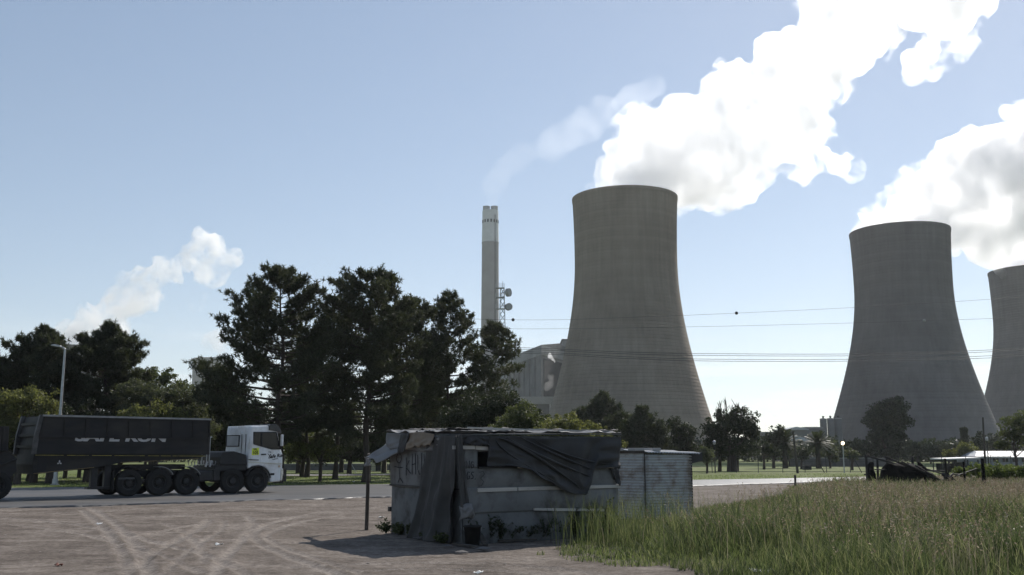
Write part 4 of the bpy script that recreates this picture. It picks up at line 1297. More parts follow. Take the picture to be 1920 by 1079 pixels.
# registration plate on the side and the company script
s = TL((471.5, 841), (485, 840), (485.2, 853), (471.3, 854))
sg = MB().prism(s, -.024, -.012).build('plate', M['sign_yellow'], truck)
pc_ = (sum(p[0] for p in s) / 4, sum(p[1] for p in s) / 4)
text_mesh('lettering', '105', .19, M['ink'], sg, (pc_[0], -.026, pc_[1] - .06), (R(90), 0, 0), bold=.006)
text_mesh('lettering', 'SRL', .13, M['ink'], sg, (pc_[0], -.026, pc_[1] + .085), (R(90), 0, 0), bold=.003)
p = tloc(516, 855.5)
text_mesh('lettering', 'Safe Run', .21, M['ink'], dob, (p[0] + .02, -.019, p[1]), (R(90), R(-6), 0), shear=.35, bold=.007)
text_mesh('lettering', 'Logistics', .085, M['ink'], dob, (p[0] - .02, -.019, p[1] - .125), (R(90), R(-9), 0), shear=.35)
e_ = tloc(505, 853)
emb = MB()
for k in range(5):
    a = .5 + k * 1.25
    emb.prism([(e_[0] + .10 * math.cos(a), e_[1] + .04 + .14 * math.sin(a)), (e_[0] + .03 * math.cos(a + .5), e_[1] + .04 + .05 * math.sin(a + .5)), (e_[0] + .07 * math.cos(a + .75), e_[1] + .04 + .11 * math.sin(a + .75))], -.020, -.014)
emb.build('emblem', M['ink'], dob)
# equipment behind and below the cab
bx = lambda pts, a, b, name, m=M['dark_metal'], bev=.02: MB().prism(TL(*pts), a, b).build(name, m, truck, bevel=bev)
bx([(413, 872), (414, 858), (419, 848), (440, 846.5), (455, 851), (463, 853), (464, 872)], .05, 2.3, 'gear_box')
bx([(402, 902), (402, 881), (414, 881), (415, 900)], .1, 1.0, 'battery_box')
bx([(374, 904), (374, 884), (401, 883), (401, 902)], .06, .75, 'fuel_tank', bev=.06)
bx([(405, 884), (405, 873), (464, 872), (464, 882)], .1, 2.3, 'side_skirt')
a, b = tloc(380, 820.5), tloc(401.5, 820)
tb = MB().bar((a[0], .6, a[1]), (b[0], .6, b[1]), .8, .05)
for px in (384, 393, 398):
    q = tloc(px, 872)
    tb.bar((TX(px), .35, a[1]), (TX(px), .35, q[1]), .035)
tb.build('air_tank_stand', M['galv'], truck)
for px, h in ((391, 866), (399, 864)):
    q0, q1 = tloc(px, 876), tloc(px + 3, h)
    MB().tube([(q0[0], .3, q0[1]), (q1[0], .3, q1[1])], .05, 8).build('air_hose', M['galv'], truck)
# coiled suzi lines
coil = []
q = tloc(363, 871)
for k in range(90):
    coil.append((q[0] + k * .0145, .5 + .09 * math.sin(k * .7), q[1] + .09 * math.cos(k * .7) + .05 * math.sin(k * .03)))
MB().tube(coil, .014, 5).build('coiled_hose', stone('pale hose', (.4, .42, .45), (.5, .52, .55), 5, .5, 0), truck)
for x in wx[2:]:
    arc = [(x + .62 * math.cos(t_), .0, .52 + .62 * math.sin(t_)) for t_ in np.linspace(.5, 1.7, 10)]
    V = []
    for p in arc: V += [(p[0], .0, p[2]), (p[0], .58, p[2])]
    o = MB().add(V, [(2 * i, 2 * i + 1, 2 * i + 3, 2 * i + 2) for i in range(9)]).build('mudguard', M['galv'], truck)
    md = o.modifiers.new('thickness', 'SOLIDIFY'); md.thickness = .015


# ------------------------------------------------------------------ the two side tipper trailers
def trailer(label, loc_px, rear=False):
    t = thing('tipper_trailer', label, 'trailer', (A0[0], A0[1], ROADZ), TRZ, 'tipper trailers')
    return t


tr = trailer('long black tipper trailer lettered SAFE RUN coupled behind the white cab', None)
bxt = lambda pts, a, b, name, m, par=None, bev=.01: MB().prism(TL(*pts), a, b).build(name, m, par or tr, bevel=bev)
upper = bxt([(81, 780), (391, 787.5), (389, 819.5), (72, 816.5)], -.10, 2.54, 'upper_side', M['bin'])
lower = bxt([(74, 816), (388, 819), (386, 853), (66, 852)], -.03, 2.47, 'lower_side', M['bin'])
a, b = tloc(79, 779.6), tloc(393.5, 787)
MB().bar((a[0], -.11, a[1]), (b[0], -.11, b[1]), .10, .07).build('top_rail', stone('worn rail', (.2, .2, .2), (.32, .32, .32), 5, .5, .1), tr)
a2, b2 = tloc(72, 816.8), tloc(389, 819.8)
for i, (p, q) in enumerate(((81, 72), (120, 117), (160, 157), (200, 198), (240, 239), (280, 280), (320, 320), (360, 360), (390, 388))):
    u, v = tloc(p, 780.8 + (p - 80) * .0235), tloc(q, 852)
    w = tloc((p + q) / 2, 816.8 + (p - 80) * .01)
    MB().bar((u[0], -.115, u[1] - .1), (w[0], -.115, w[1]), .06, .03).build('side_rib', M['bin'], tr)
MB().bar((a2[0], -.075, a2[1] - .03), (b2[0], -.075, b2[1] - .03), .05, .10).build('fold_rail', M['bin'], tr)
# belly with sloping underside
belly = bxt([(66, 851.5), (386, 853.5), (376, 861), (300, 864), (225, 869), (180, 878), (64, 890), (62, 872)], .12, 2.3, 'belly', M['bin'])
ys = M['yellow']
segs = [(66, 118), (125, 165), (172, 208), (214, 270), (277, 297), (301, 319), (323, 386)]
for s0, s1 in segs:
    p0, p1 = tloc(s0, 853.8 + (s0 - 65) * .006), tloc(s1, 853.8 + (s1 - 65) * .006)
    MB().bar((p0[0], -.045, p0[1]), (p1[0], -.045, p1[1]), .05, .012).build('reflective_strip', ys, tr)
low = [((64, 889.6), (120, 883.8)), ((122, 883.6), (178, 877.8)), ((228, 868.6), (262, 866.8)), ((266, 866.6), (296, 865.4)), ((302, 864.8), (318, 864.2)), ((322, 864), (352, 862.8)), ((354, 862.6), (374, 861))]
for p0, p1 in low:
    p0, p1 = tloc(*p0), tloc(*p1)
    MB().bar((p0[0], .11, p0[1] + .02), (p1[0], .11, p1[1] + .02), .04, .012).build('reflective_strip', stone('worn orange strip', (.28, .2, .1), (.4, .3, .16), 5, .6, .1), tr)
p = tloc(79.5, 870)
MB().box((p[0] - .16, .105, p[1] - .25), (p[0] + .18, .13, p[1] + .24)).build('hatch', M['ink'], tr)
p = tloc(113, 868)
em = MB()
for k in range(3):
    a = math.pi / 2 + k * 2.0944
    c_, s_ = math.cos(a), math.sin(a)
    q = lambda u, v: (p[0] + u * c_ - v * s_, p[1] + u * s_ + v * c_)
    em.prism([q(.0, 0), q(.05, -.03), q(.10, 0), q(.05, .03)], .10, .118)
em.build('emblem', M['letter_grey'], tr)
# company name across the fold: its upper half runs up behind the overhanging upper side
l0, l1 = tloc(139, 818), tloc(312, 821)
tx = text_mesh('lettering', 'SAFE RUN', .46, M['letter_grey'], lower, ((l0[0] + l1[0]) / 2, -.034, l0[1] - .035), (R(90), 0, 0), shear=.12, extr=.004, bold=.022)
tx.scale = ((l1[0] - l0[0]) / tx.dimensions.x, 1, 1)
# tail frame at the rear and headboard at the front
r0, r1, r2 = tloc(81, 780), tloc(72, 816), tloc(66, 852)
mt_ = stone('worn tail frame', (.05, .05, .05), (.11, .108, .105), 4, .6, .2)
for y0, y1 in ((-.06, .10), (2.34, 2.50)):
    MB().prism([(r0[0] - .12, r0[1] + .04), (r0[0] + .02, r0[1] + .04), (r1[0] + .02, r1[1]), (r2[0] + .02, r2[1]), (r2[0] - .12, r2[1]), (r1[0] - .14, r1[1])], y0, y1).build('tail_post', mt_, tr)
for f in (.2, .5, .8):
    q = (r0[0] + (r2[0] - r0[0]) * f, r0[1] + (r2[1] - r0[1]) * f)
    MB().box((q[0] - .10, .1, q[1] - .05), (q[0] - .02, 2.34, q[1] + .05)).build('tail_rib', M['bin'], tr)
bxt([(386, 853), (389, 819.5), (391, 788), (395, 788), (393, 853)], .0, 2.44, 'headboard', M['bin'])
# landing gear and sub-frame
for px in (182, 207):
    a = TX(px); z0 = tloc(px, 872)[1]
    lg = MB().box((a - .12, .25, .38), (a + .12, .48, z0)).box((a - .26, .18, .30), (a + .26, .55, .38)).build('landing_leg', M['dark_metal'], tr, bevel=.01)
a, b = tloc(160, 877), tloc(360, 868)
MB().box((a[0], .7, 1.02), (b[0], .85, 1.22)).box((a[0], 1.6, 1.02), (b[0], 1.75, 1.22)).build('chassis_rail', M['dark_metal'], tr)
trailer_truck = truck
truck = tr
xw = add_wheel(tr, 241.5, 931.5, dual=True)
truck = trailer_truck
MB().tube([(xw, .25, .515), (xw, 2.2, .515)], .09, 8).build('axle', M['dark_metal'], tr)
arc = [(xw + .64 * math.cos(t_), 0, .52 + .64 * math.sin(t_)) for t_ in np.linspace(.9, 2.7, 14)]
V = []
for p in arc: V += [(p[0], .0, p[2]), (p[0], .58, p[2])]
o = MB().add(V, [(2 * i, 2 * i + 1, 2 * i + 3, 2 * i + 2) for i in range(13)]).build('mudguard', M['dark_metal'], tr)
o.modifiers.new('thickness', 'SOLIDIFY').thickness = .015
MB().box((xw - .66, .02, .25), (xw - .60, .6, .95)).build('mud_flap', M['black'], tr)
p0, p1 = tloc(222, 897), tloc(252, 899)
MB().box((p0[0], -.015, p1[1]), (p1[0], .01, p0[1] + .02)).build('number_board', stone('dull board', (.05, .052, .055), (.075, .077, .08), 3, .5, 0), tr)

tr2 = trailer('dark rear link tipper trailer running off the left edge of the photo', None)
tr = tr2
bxt([(-200, 792), (16, 800), (14, 846), (-200, 846)], -.1, 2.5, 'upper_side', M['bin'], tr2)
bxt([(-200, 846.5), (14, 846.5), (30, 858), (32, 884), (20, 896), (-200, 897)], .05, 2.38, 'belly', M['bin'], tr2)
a, b = tloc(-12, 876), tloc(31, 861)
MB().tube([(a[0], -.02, a[1]), (b[0], -.02, b[1])], .035, 6).build('drawbar_stay', M['rimgrey'], tr2)
for px in (-110, -58, -8):
    xw = add_wheel(tr2, px, 936 - (px + 8) * .03, dual=True)
for px in (-20, 6):
    a, b = tloc(px, 801), tloc(px - 2, 846)
    MB().bar((a[0], -.12, a[1]), (b[0], -.12, b[1]), .06).build('side_rib', M['bin'], tr2)

# lamp post
b = gnd(103, 908.5)
tp = at(115, 655, b[1])
lp_ = thing('street_lamp', 'tall galvanised street lamp standing behind the tipper trailer', 'street lamp', (b[0], b[1], -.03))
H = tp[2]
MB().lathe([(.12, 0), (.11, 1.2), (.10, 1.25), (.06, H)], 14).build('pole', M['galv'], lp_, smooth=True)
MB().tube([(0, 0, H - .05), (-.03, 0, H + .06), (-.12, 0, H + .12), (-.32, 0, H + .17)], [.06, .055, .045, .04], 8).build('arm', M['galv'], lp_, smooth=True)
MB().prism([(-.25, H + .12), (-.80, H + .22), (-.84, H + .28), (-.62, H + .32), (-.25, H + .24)], -.14, .14).build('lamp_head', M['galv'], lp_, bevel=.03)
MB().lathe([(.26, 0), (.26, .03), (.17, .05), (.16, .35)], 14).build('base_plate', M['galv'], lp_)
# ------------------------------------------------------------------ tarpaulin shack
SA = gnd(734, 999, .04)[:2]; SB = gnd(868, 1021, .04)[:2]; SC = gnd(1157, 1004, .04)[:2]
SD = SA + SC - SB
uF = (SC - SB) / np.linalg.norm(SC - SB); LF = float(np.linalg.norm(SC - SB))     # front wall, from the corner to the right
uL = (SA - SB) / np.linalg.norm(SA - SB); LL = float(np.linalg.norm(SA - SB))     # left wall, from the corner to the left
nF = np.array([uF[1], -uF[0]]); nL = np.array([-uL[1], uL[0]])                    # outward normals (towards the camera)
GZ = .04


def on_wall(px, py, wall):
    """pixel -> (u along the wall, height)"""
    d = ray(px, py); n = nF if wall == 'F' else nL; u = uF if wall == 'F' else uL
    k = (SB @ n) / (d[:2] @ n)
    p = d * k
    return float((p[:2] - SB) @ u), float(EYE + p[2])


def W3(u, z, wall, off=0.0):
    n, uu = (nF, uF) if wall == 'F' else (nL, uL)
    q = SB + uu * u + n * off
    return np.array([q[0], q[1], z])


M['sheet'] = stone('grey painted sheet', (.125, .130, .134), (.185, .189, .192), 1.3, .6, .5, 5, dirt=(.075, .073, .07), dscale=1.9)
M['sheet2'] = stone('worn grey board', (.105, .110, .112), (.16, .163, .165), 1.8, .7, .5, 7, dirt=(.06, .057, .053), dscale=2.2)
M['tarp_black'] = cloth('black tarpaulin', (.022, .022, .024), (.042, .041, .042), .05, .5, 2)
M['tarp_grey'] = cloth('grey shade cloth', (.048, .047, .047), (.078, .076, .074), .08, .75, 3)
M['tarp_light'] = cloth('pale plastic sheet', (.19, .19, .195), (.27, .27, .275), .3, .5, 2)
M['tarp_tan'] = cloth('tan cloth', (.20, .16, .12), (.28, .23, .18), .15, .8, 3)
M['crayon'] = stone('dark wall scribble', (.022, .022, .025), (.04, .04, .045), 30, .9, 0)

shack = thing('shack', 'low roadside shack of grey sheets draped with dark tarpaulins and white battens', 'shack', (SB[0], SB[1], GZ))
SO = np.array([SB[0], SB[1], GZ])


def wall_panel(name, wall, u0, u1, z0, z1, mat, off=.0, seed=0, bulge=.03, nu=54, nv=18):
    u = np.linspace(u0, u1, nu); v = np.linspace(0, 1, nv)
    P = np.zeros((nu, nv, 3))
    for i, a in enumerate(u):
        za = z0(a) if callable(z0) else z0; zb_ = z1(a) if callable(z1) else z1
        for j, b in enumerate(v):
            z = za + (zb_ - za) * b
            o = off + bulge * math.sin(math.pi * min(1, max(0, b))) * (.4 + .6 * math.sin(math.pi * (a - u0) / (u1 - u0)))
            o += .014 * float(fbm(np.array([a * 1.6, z * 1.6, seed * 5.1]), 3, seed)) + .010 * abs(float(vnoise(np.array([a * 4.1 + z * 1.2, z * .9, seed * 2.3]), seed)))
            P[i, j] = W3(a, z, wall, o) - SO
    return grid_mesh(name, P, mat, shack, True, thick=.02)


topz = lambda wall, u: (2.13 + .02 * u) if wall == 'F' else (2.13 + .03 * u)
# frame posts and rails inside
fp = [(SB, 2.1), (SA, 2.12), (SC, 2.1), (SD, 2.1), ((SB + SC) / 2, 2.1)]
for p, h in fp:
    c = (SA + SC) / 2; q = p + (c - p) * .03
    MB().bar((q[0] - SO[0], q[1] - SO[1], -.04), (q[0] - SO[0], q[1] - SO[1], h - GZ), .08).build('frame_post', M['wood_post'], shack)
# left wall
zs = on_wall(770, 912, 'L')[1]
wall_panel('wall_sheet', 'L', .0, LL - .06, GZ - .04, zs + .02, M['sheet2'], .0, 1, .05)
up_l = wall_panel('wall_sheet', 'L', .0, LL - .02, zs - .02, 2.12, M['sheet'], .045, 2, .05)
a, b = W3(0, zs, 'L', .07) - SO, W3(LL, zs + .01, 'L', .06) - SO
MB().bar(a, b, .03, .03).build('seam_rail', M['dark_metal'], shack)
a, b = W3(LL - .02, on_wall(735, 955, 'L')[1], 'L', .02) - SO, W3(LL + .09, on_wall(735, 955, 'L')[1], 'L', .02) - SO
MB().bar(a, b, .08, .10).build('hinge_block', M['dark_metal'], shack)
# front wall: three bands with an opening slot under the tarpaulin
z1 = on_wall(1000, 914, 'F')[1]; z2 = on_wall(1060, 956, 'F')[1]
zo0 = on_wall(960, 876, 'F')[1]; zo1 = on_wall(960, 848, 'F')[1]
wall_panel('wall_sheet', 'F', .0, LF, GZ - .04, z2 + .02, M['sheet2'], .0, 3, .04)
wall_panel('wall_sheet', 'F', .0, LF, z2, z1 + .02, M['sheet'], .03, 4, .04)
mid_f = wall_panel('wall_sheet', 'F', .0, LF, z1, zo0, M['sheet'], .015, 5, .05)
uo = on_wall(893, 860, 'F')[0]
wall_panel('wall_sheet', 'F', .0, uo, zo0 - .01, 2.12, M['sheet'], .03, 6, .01, 10)
wall_panel('wall_sheet', 'F', uo, LF, zo1, 2.12, M['sheet2'], .01, 7, .01)
# back and right walls
P = lambda p, z: (p[0] - SO[0], p[1] - SO[1], z - GZ)
for p, q in ((SA, SD), (SD, SC)):
    MB().add([P(p, 0), P(q, 0), P(q, 2.1), P(p, 2.1)], [(0, 1, 2, 3)]).build('rear_wall_sheet', M['sheet2'], shack).modifiers.new('thickness', 'SOLIDIFY').thickness = .02


def batten(p0, p1, h, mat=M['timber'], off=.075, name='batten'):
    a = on_wall(*p0, 'F'); b = on_wall(*p1, 'F')
    A = W3(a[0], a[1], 'F', off) - SO; B = W3(b[0], b[1], 'F', off) - SO
    return MB().bar(A, B, .04, h).build(name, mat, shack, bevel=.004)


batten((891.5, 919.5), (965, 917.2), .075)
batten((967, 917.0), (1060, 914.6), .07)
batten((1062, 914.4), (1158, 912), .065)
batten((997, 955), (1034, 955.5), .05)
batten((1036, 955.8), (1075, 956), .055)
batten((1077, 956), (1128, 956.5), .05)
batten((845, 839.5), (886, 839.6), .07)
batten((887, 839.8), (921, 842.5), .075)
batten((893, 877), (965, 877.2), .03, M['dark_metal'])
batten((966, 877.2), (1150, 877), .025, M['timber'])
# window shelf board
a = on_wall(895, 876, 'F'); b = on_wall(1150, 876, 'F')

# scribbles on the walls: stick figure and letters
def stroke(pts, wall, off, w=.02):
    m = MB()
    V = []
    Q = [on_wall(x, y, wall) for x, y in pts]
    for i, (u, z) in enumerate(Q):
        q = Q[min(i + 1, len(Q) - 1)]; p = Q[max(i - 1, 0)]
        du, dz = q[0] - p[0], q[1] - p[1]; L = math.hypot(du, dz) or 1
        nu, nz_ = -dz / L * w / 2, du / L * w / 2
        bu = .05 * math.sin(math.pi * min(1, max(0, (z - (zs if wall == 'L' else z1)) / (2.12 - (zs if wall == 'L' else z1)))))
        for s in (-1, 1):
            V.append(W3(u + nu * s, z + nz_ * s, wall, off + bu) - SO)
    m.add(V, [(2 * i, 2 * i + 1, 2 * i + 3, 2 * i + 2) for i in range(len(Q) - 1)])
    return m


def scribble(name, strokes, wall, off, parent, w=.02):
    m = MB()
    for s in strokes:
        k = stroke(s, wall, off, w)
        m.add(k.v, k.f)
    o = m.build(name, M['crayon'], parent)
    o.modifiers.new('thickness', 'SOLIDIFY').thickness = .006
    return o


cir = lambda cx, cy, rx, ry, a0=0, a1=6.4, n=18: [(cx + rx * math.cos(t_), cy + ry * math.sin(t_)) for t_ in np.linspace(a0, a1, n)]
O_ = .075
scribble('stick_figure', [cir(757.5, 859.5, 4.6, 9), [(757.5, 869), (757, 897)], [(749, 875), (757, 877), (764, 877)], [(757, 897), (752.5, 905)], [(757, 896), (762, 906)], [(755.5, 858), (756, 859)], [(759.5, 858), (760, 859)]], 'L', O_, up_l)
scribble('lettering', [[(771, 858), (769.5, 892)], [(777, 864), (770.5, 877), (778.5, 888)]], 'L', O_, up_l)
scribble('lettering', [[(782, 851), (781, 890)], [(788, 850), (787.5, 890)], [(781.5, 872), (788, 870)]], 'L', O_, up_l)
scribble('lettering', [[(792.5, 853), (792.5, 880), (795, 890), (798.5, 888), (800, 850)]], 'L', O_, up_l)
scribble('lettering', [[(804.5, 852), (804.5, 890), (810, 891)]], 'L', O_, up_l)
O2 = .055
scribble('lettering', [[(866, 866), (866, 878)]], 'F', O2, mid_f)
scribble('lettering', [[(868.5, 879), (869, 865), (874.5, 878), (875, 864)]], 'F', O2, mid_f)
scribble('lettering', [[(882, 867), (879, 866), (877.5, 872), (879, 878), (883, 876), (882.5, 872), (880, 872)]], 'F', O2, mid_f)
scribble('lettering', [[(876, 886), (872.5, 885), (871, 892), (872.5, 899), (876, 897), (876, 893), (874, 893)]], 'F', O2, mid_f)
scribble('lettering', [[(883.5, 886), (880, 885.5), (879, 889), (882.5, 893), (882.5, 897), (878.5, 898)]], 'F', O2, mid_f)
scribble('lettering', [[(886.5, 898), (886.9, 899)]], 'F', O2, mid_f, .025)
scribble('curl', [[(893, 886), (900, 884), (903, 889), (896, 897), (902, 903), (899, 911), (893, 912)]], 'F', .07, mid_f, .009)


# roof: sheet, wrinkled tarpaulins, timber and stones
def roof_pt(u, v, z):
    """u along the front, v along the left wall, both in metres from the corner"""
    q = SB + uF * u + uL * v
    return np.array([q[0], q[1], z])


nu, nv = 46, 40
U, V_ = np.meshgrid(np.linspace(-.12, LF + .08, nu), np.linspace(-.12, LL + .12, nv), indexing='ij')
Zr = 2.13 + .012 * U + .02 * V_
Pm = SB[None, None] + U[..., None] * uF + V_[..., None] * uL
RPt = np.concatenate([Pm, (Zr)[..., None]], -1) - SO
grid_mesh('roof_sheet', RPt, M['sheet2'], shack, True, thick=.02)


def wrinkled(name, u0, u1, v0, v1, mat, seed, amp=.05, lift=.03, nu=70, nv=60, hang=0):
    u, v = np.meshgrid(np.linspace(u0, u1, nu), np.linspace(v0, v1, nv), indexing='ij')
    jit = .05 * pnoise2(v * 2.2, u * .0 + seed, 3, seed); u = u + jit * (u > (u0 + u1) / 2)
    k = np.stack([u * 2.3, v * 2.3, np.full_like(u, seed)], -1)
    fold = 1 - np.abs(fbm(k * .6, 3, seed)); fold2 = 1 - np.abs(vnoise(k * np.array([2.3, 1.6, 1]) + 5 + .6 * fbm(k, 2, seed + 9)[..., None], seed + 3))
    z = 2.11 + .012 * u + .02 * v + lift + amp * fold ** 2 + amp * .45 * fold2 ** 4 * np.clip(.4 + vnoise(k * .7, seed + 6), 0, 1)
    q = SB[None, None] + u[..., None] * uF + v[..., None] * uL
    return grid_mesh(name, np.concatenate([q, z[..., None]], -1) - SO, mat, shack, True, thick=.006)


wrinkled('roof_tarpaulin', -.15, 1.2, -.1, LL + .1, M['tarp_light'], 31, .07, .03)
wrinkled('roof_tarpaulin', .8, LF + .1, -.12, LL * .6, M['tarp_light'], 32, .05, .04)
wrinkled('roof_tarpaulin', .3, 2.2, LL * .35, LL + .1, M['tarp_grey'], 33, .09, .06)
rng = np.random.default_rng(61)
for k in range(7):
    u = .3 + (LF - .5) * k / 6.5; v = .1 + rng.random() * .8
    a = roof_pt(u, v, 2.26 + .02 * rng.random()) - SO; b = roof_pt(u + .5 + .5 * rng.random(), v + rng.normal() * .3, 2.25) - SO
    MB().bar(a, b, .05 + .03 * rng.random(), .03).build('roof_batten', M['timber'], shack)
for k in range(9):
    u = .1 + LF * rng.random(); v = .0 + .5 * rng.random()
    s = .05 + .05 * rng.random()
    V = ico * s * [1.3, 1, .8]
    o = mesh_np('roof_stone', V + (roof_pt(u, v, 2.25) - SO), icf, stone('roof stone %d' % k, (.09, .085, .08), (.15, .14, .135), 4, .9, .3) if k == 0 else bpy.data.materials['roof stone 0'], shack)


def drape(name, top, bot, mat, seed, folds=5, amp=.05, off=.10, nu=60, nv=46, parent=None, wall='F', hem=.03, sag=.0):
    """hangs from a polyline of pixels to another one (same wall), with vertical folds"""
    T_ = np.array([on_wall(x, y, wall) for x, y in top]); B_ = np.array([on_wall(x, y, wall) for x, y in bot])
    def samp(Q, n):
        s = np.concatenate([[0], np.cumsum(np.hypot(*np.diff(Q, axis=0).T))]); s /= s[-1]
        f = np.linspace(0, 1, n)
        return np.stack([np.interp(f, s, Q[:, 0]), np.interp(f, s, Q[:, 1])], 1)
    a, b = samp(T_, nu), samp(B_, nu)
    P = np.zeros((nu, nv, 3))
    n, uu = (nF, uF) if wall == 'F' else (nL, uL)
    s = np.linspace(0, 1, nu)
    for j, t_ in enumerate(np.linspace(0, 1, nv)):
        q = a + (b - a) * t_
        q[:, 1] -= sag * math.sin(math.pi * t_)
        k = np.stack([s * folds + .35 * t_, np.full(nu, t_ * 1.3), np.full(nu, seed * 1.7)], 1)
        o = off + amp * (.35 + .8 * t_) * (1 - np.abs(fbm(k, 3, seed))) + .02 * vnoise(k * 3.3, seed + 4)
        if t_ > .96: q[:, 1] += hem * fbm(np.stack([s * 14, s * 0, s * 0 + seed], 1), 2, seed)
        xy = SB[None] + q[:, :1] * uu + o[:, None] * n
        P[:, j] = np.concatenate([xy, q[:, 1:]], 1) - SO
    return grid_mesh(name, P, mat, parent or shack, True, thick=.008)


# big black tarpaulin over the right half of the front
big = drape('front_tarpaulin', [(910, 819.5), (960, 819), (1010, 823), (1060, 822), (1110, 820.5), (1157, 820)],
            [(905, 872), (945, 874), (985, 884), (1005, 898), (1040, 915), (1086, 932), (1098, 905), (1106, 878), (1130, 877), (1150, 877)], M['tarp_black'], 41, 3.0, .10, .11, 90, 60, sag=.02)
# diagonal gathered folds lying over it
for i, (p0, p1, p2, w) in enumerate((((925, 822), (985, 850), (1092, 925), .055), ((940, 821), (1010, 858), (1100, 895), .05), ((965, 820), (1030, 852), (1104, 882), .045), ((990, 824), (1060, 856), (1140, 872), .035), ((920, 826), (960, 862), (1060, 918), .04))):
    pts = [np.array(p, float) for p in (p0, p1, p2)]
    Q = bez(pts[0], pts[1] * 2 - (pts[0] + pts[2]) / 2, pts[2], 12)
    path = [W3(*on_wall(x, y, 'F'), 'F', .19) - SO for x, y in Q]
    MB().tube(path, [w * .55 * (.3 + .8 * math.sin(math.pi * k / 11)) for k in range(12)], 7).build('tarpaulin_fold', M['tarp_black'], shack, smooth=True)
drape('torn_flap', [(1138, 878), (1156, 878)], [(1143, 893), (1150, 907), (1157, 911)], M['tarp_black'], 42, 2, .06, .08, 20, 16)
# ragged plastic hanging along the roof edge at the left half of the front
drape('roof_edge_cloth', [(850, 817), (890, 817), (914, 819)], [(848, 834), (868, 832), (890, 838), (905, 834), (918, 845)], M['tarp_black'], 43, 4, .07, .10, 40, 14)
drape('roof_edge_sheet', [(735, 812), (790, 815), (850, 818)], [(735, 842), (765, 840), (800, 846), (850, 842)], M['tarp_light'], 44, 3, .06, .11, 50, 16, wall='L')
drape('tan_cloth', [(783, 812), (805, 810), (830, 815)], [(778, 842), (800, 838), (826, 836)], M['tarp_tan'], 45, 2, .06, .18, 30, 14, wall='L')
drape('side_strip_cloth', [(768, 815), (785, 813)], [(764, 850), (776, 848)], M['tarp_grey'], 46, 1.5, .04, .2, 16, 14, wall='L')
# two long cloths hanging over the corner
drape('corner_cloth', [(818, 822), (845, 816), (866, 817)], [(783, 1008), (812, 1013), (842, 1016), (866, 1018)], M['tarp_grey'], 47, 3.2, .16, .12, 50, 60, wall='L')
drape('corner_cloth', [(842, 818), (854, 817)], [(850, 968), (868, 971)], M['tarp_grey'], 48, 2.0, .10, .20, 36, 50, wall='F')
q0 = W3(*on_wall(848, 962, 'F'), 'F', .24) - SO; q1 = W3(*on_wall(872, 960, 'F'), 'F', .24) - SO
hem = []
for i, s in enumerate(np.linspace(0, 1, 22)):
    row = []
    for j, t_ in enumerate(np.linspace(0, 1, 14)):
        p = q0 * (1 - s) + q1 * s + np.array([0, 0, .13 - .26 * t_ + .05 * math.sin(math.pi * s)])
        p[:2] += nF * (.10 * math.sin(math.pi * s) + .07 * math.sin(math.pi * t_) + .05 * float(fbm(np.array([s * 3, t_ * 2, 8.8]), 3, 53)))
        row.append(p)
    hem.append(row)
grid_mesh('turned_hem', np.array(hem), M['tarp_light'], shack, True, thick=.012)

# awning flap at the left, held up by a post
ppost = gnd(687, 994, .04)
pt = at(687, 852, ppost[1])
aw = []
tl0 = np.array([SA[0], SA[1], 2.20]); tl1 = W3(LL * .55, 2.18, 'L', .05)
e0 = at(684, 857, ppost[1] - .1); e1 = at(706, 868, ppost[1] - 1.0)
for i, s in enumerate(np.linspace(0, 1, 24)):
    row = []
    for j, t_ in enumerate(np.linspace(0, 1, 16)):
        a = tl0 * (1 - t_) + tl1 * t_; b = e0 * (1 - t_) + e1 * t_
        p = a * (1 - s) + b * s
        p[2] -= .10 * math.sin(math.pi * s) + .04 * float(fbm(np.array([s * 3, t_ * 4, 7.7]), 3, 51))
        row.append(p - SO)
    aw.append(row)
grid_mesh('awning_flap', np.array(aw), M['tarp_light'], shack, True, thick=.008)
hang = []
for i, s in enumerate(np.linspace(0, 1, 20)):
    row = []
    for j, t_ in enumerate(np.linspace(0, 1, 10)):
        p = e0 * (1 - s) + (e1 * .6 + e0 * .4) * s + np.array([0, 0, -.22 * t_ * (1 - .5 * s)])
        p[:2] += .05 * float(fbm(np.array([s * 4, t_ * 2, 3.3]), 2, 52))
        row.append(p - SO)
    hang.append(row)
grid_mesh('awning_hem', np.array(hang), M['tarp_light'], shack, True, thick=.008)
pp = thing('awning_post', 'thin dark pole holding up the awning flap left of the shack', 'pole', (ppost[0], ppost[1], .02))
MB().tube([(0, 0, -.05), (.01, 0, .9), (0, 0, pt[2] - .02)], [.045, .042, .04], 8).build('shaft', M['wood_post'], pp)
MB().bar((0, -.06, pt[2] - .06), (0, .14, pt[2] - .02), .05).build('cap_block', M['wood_post'], pp)

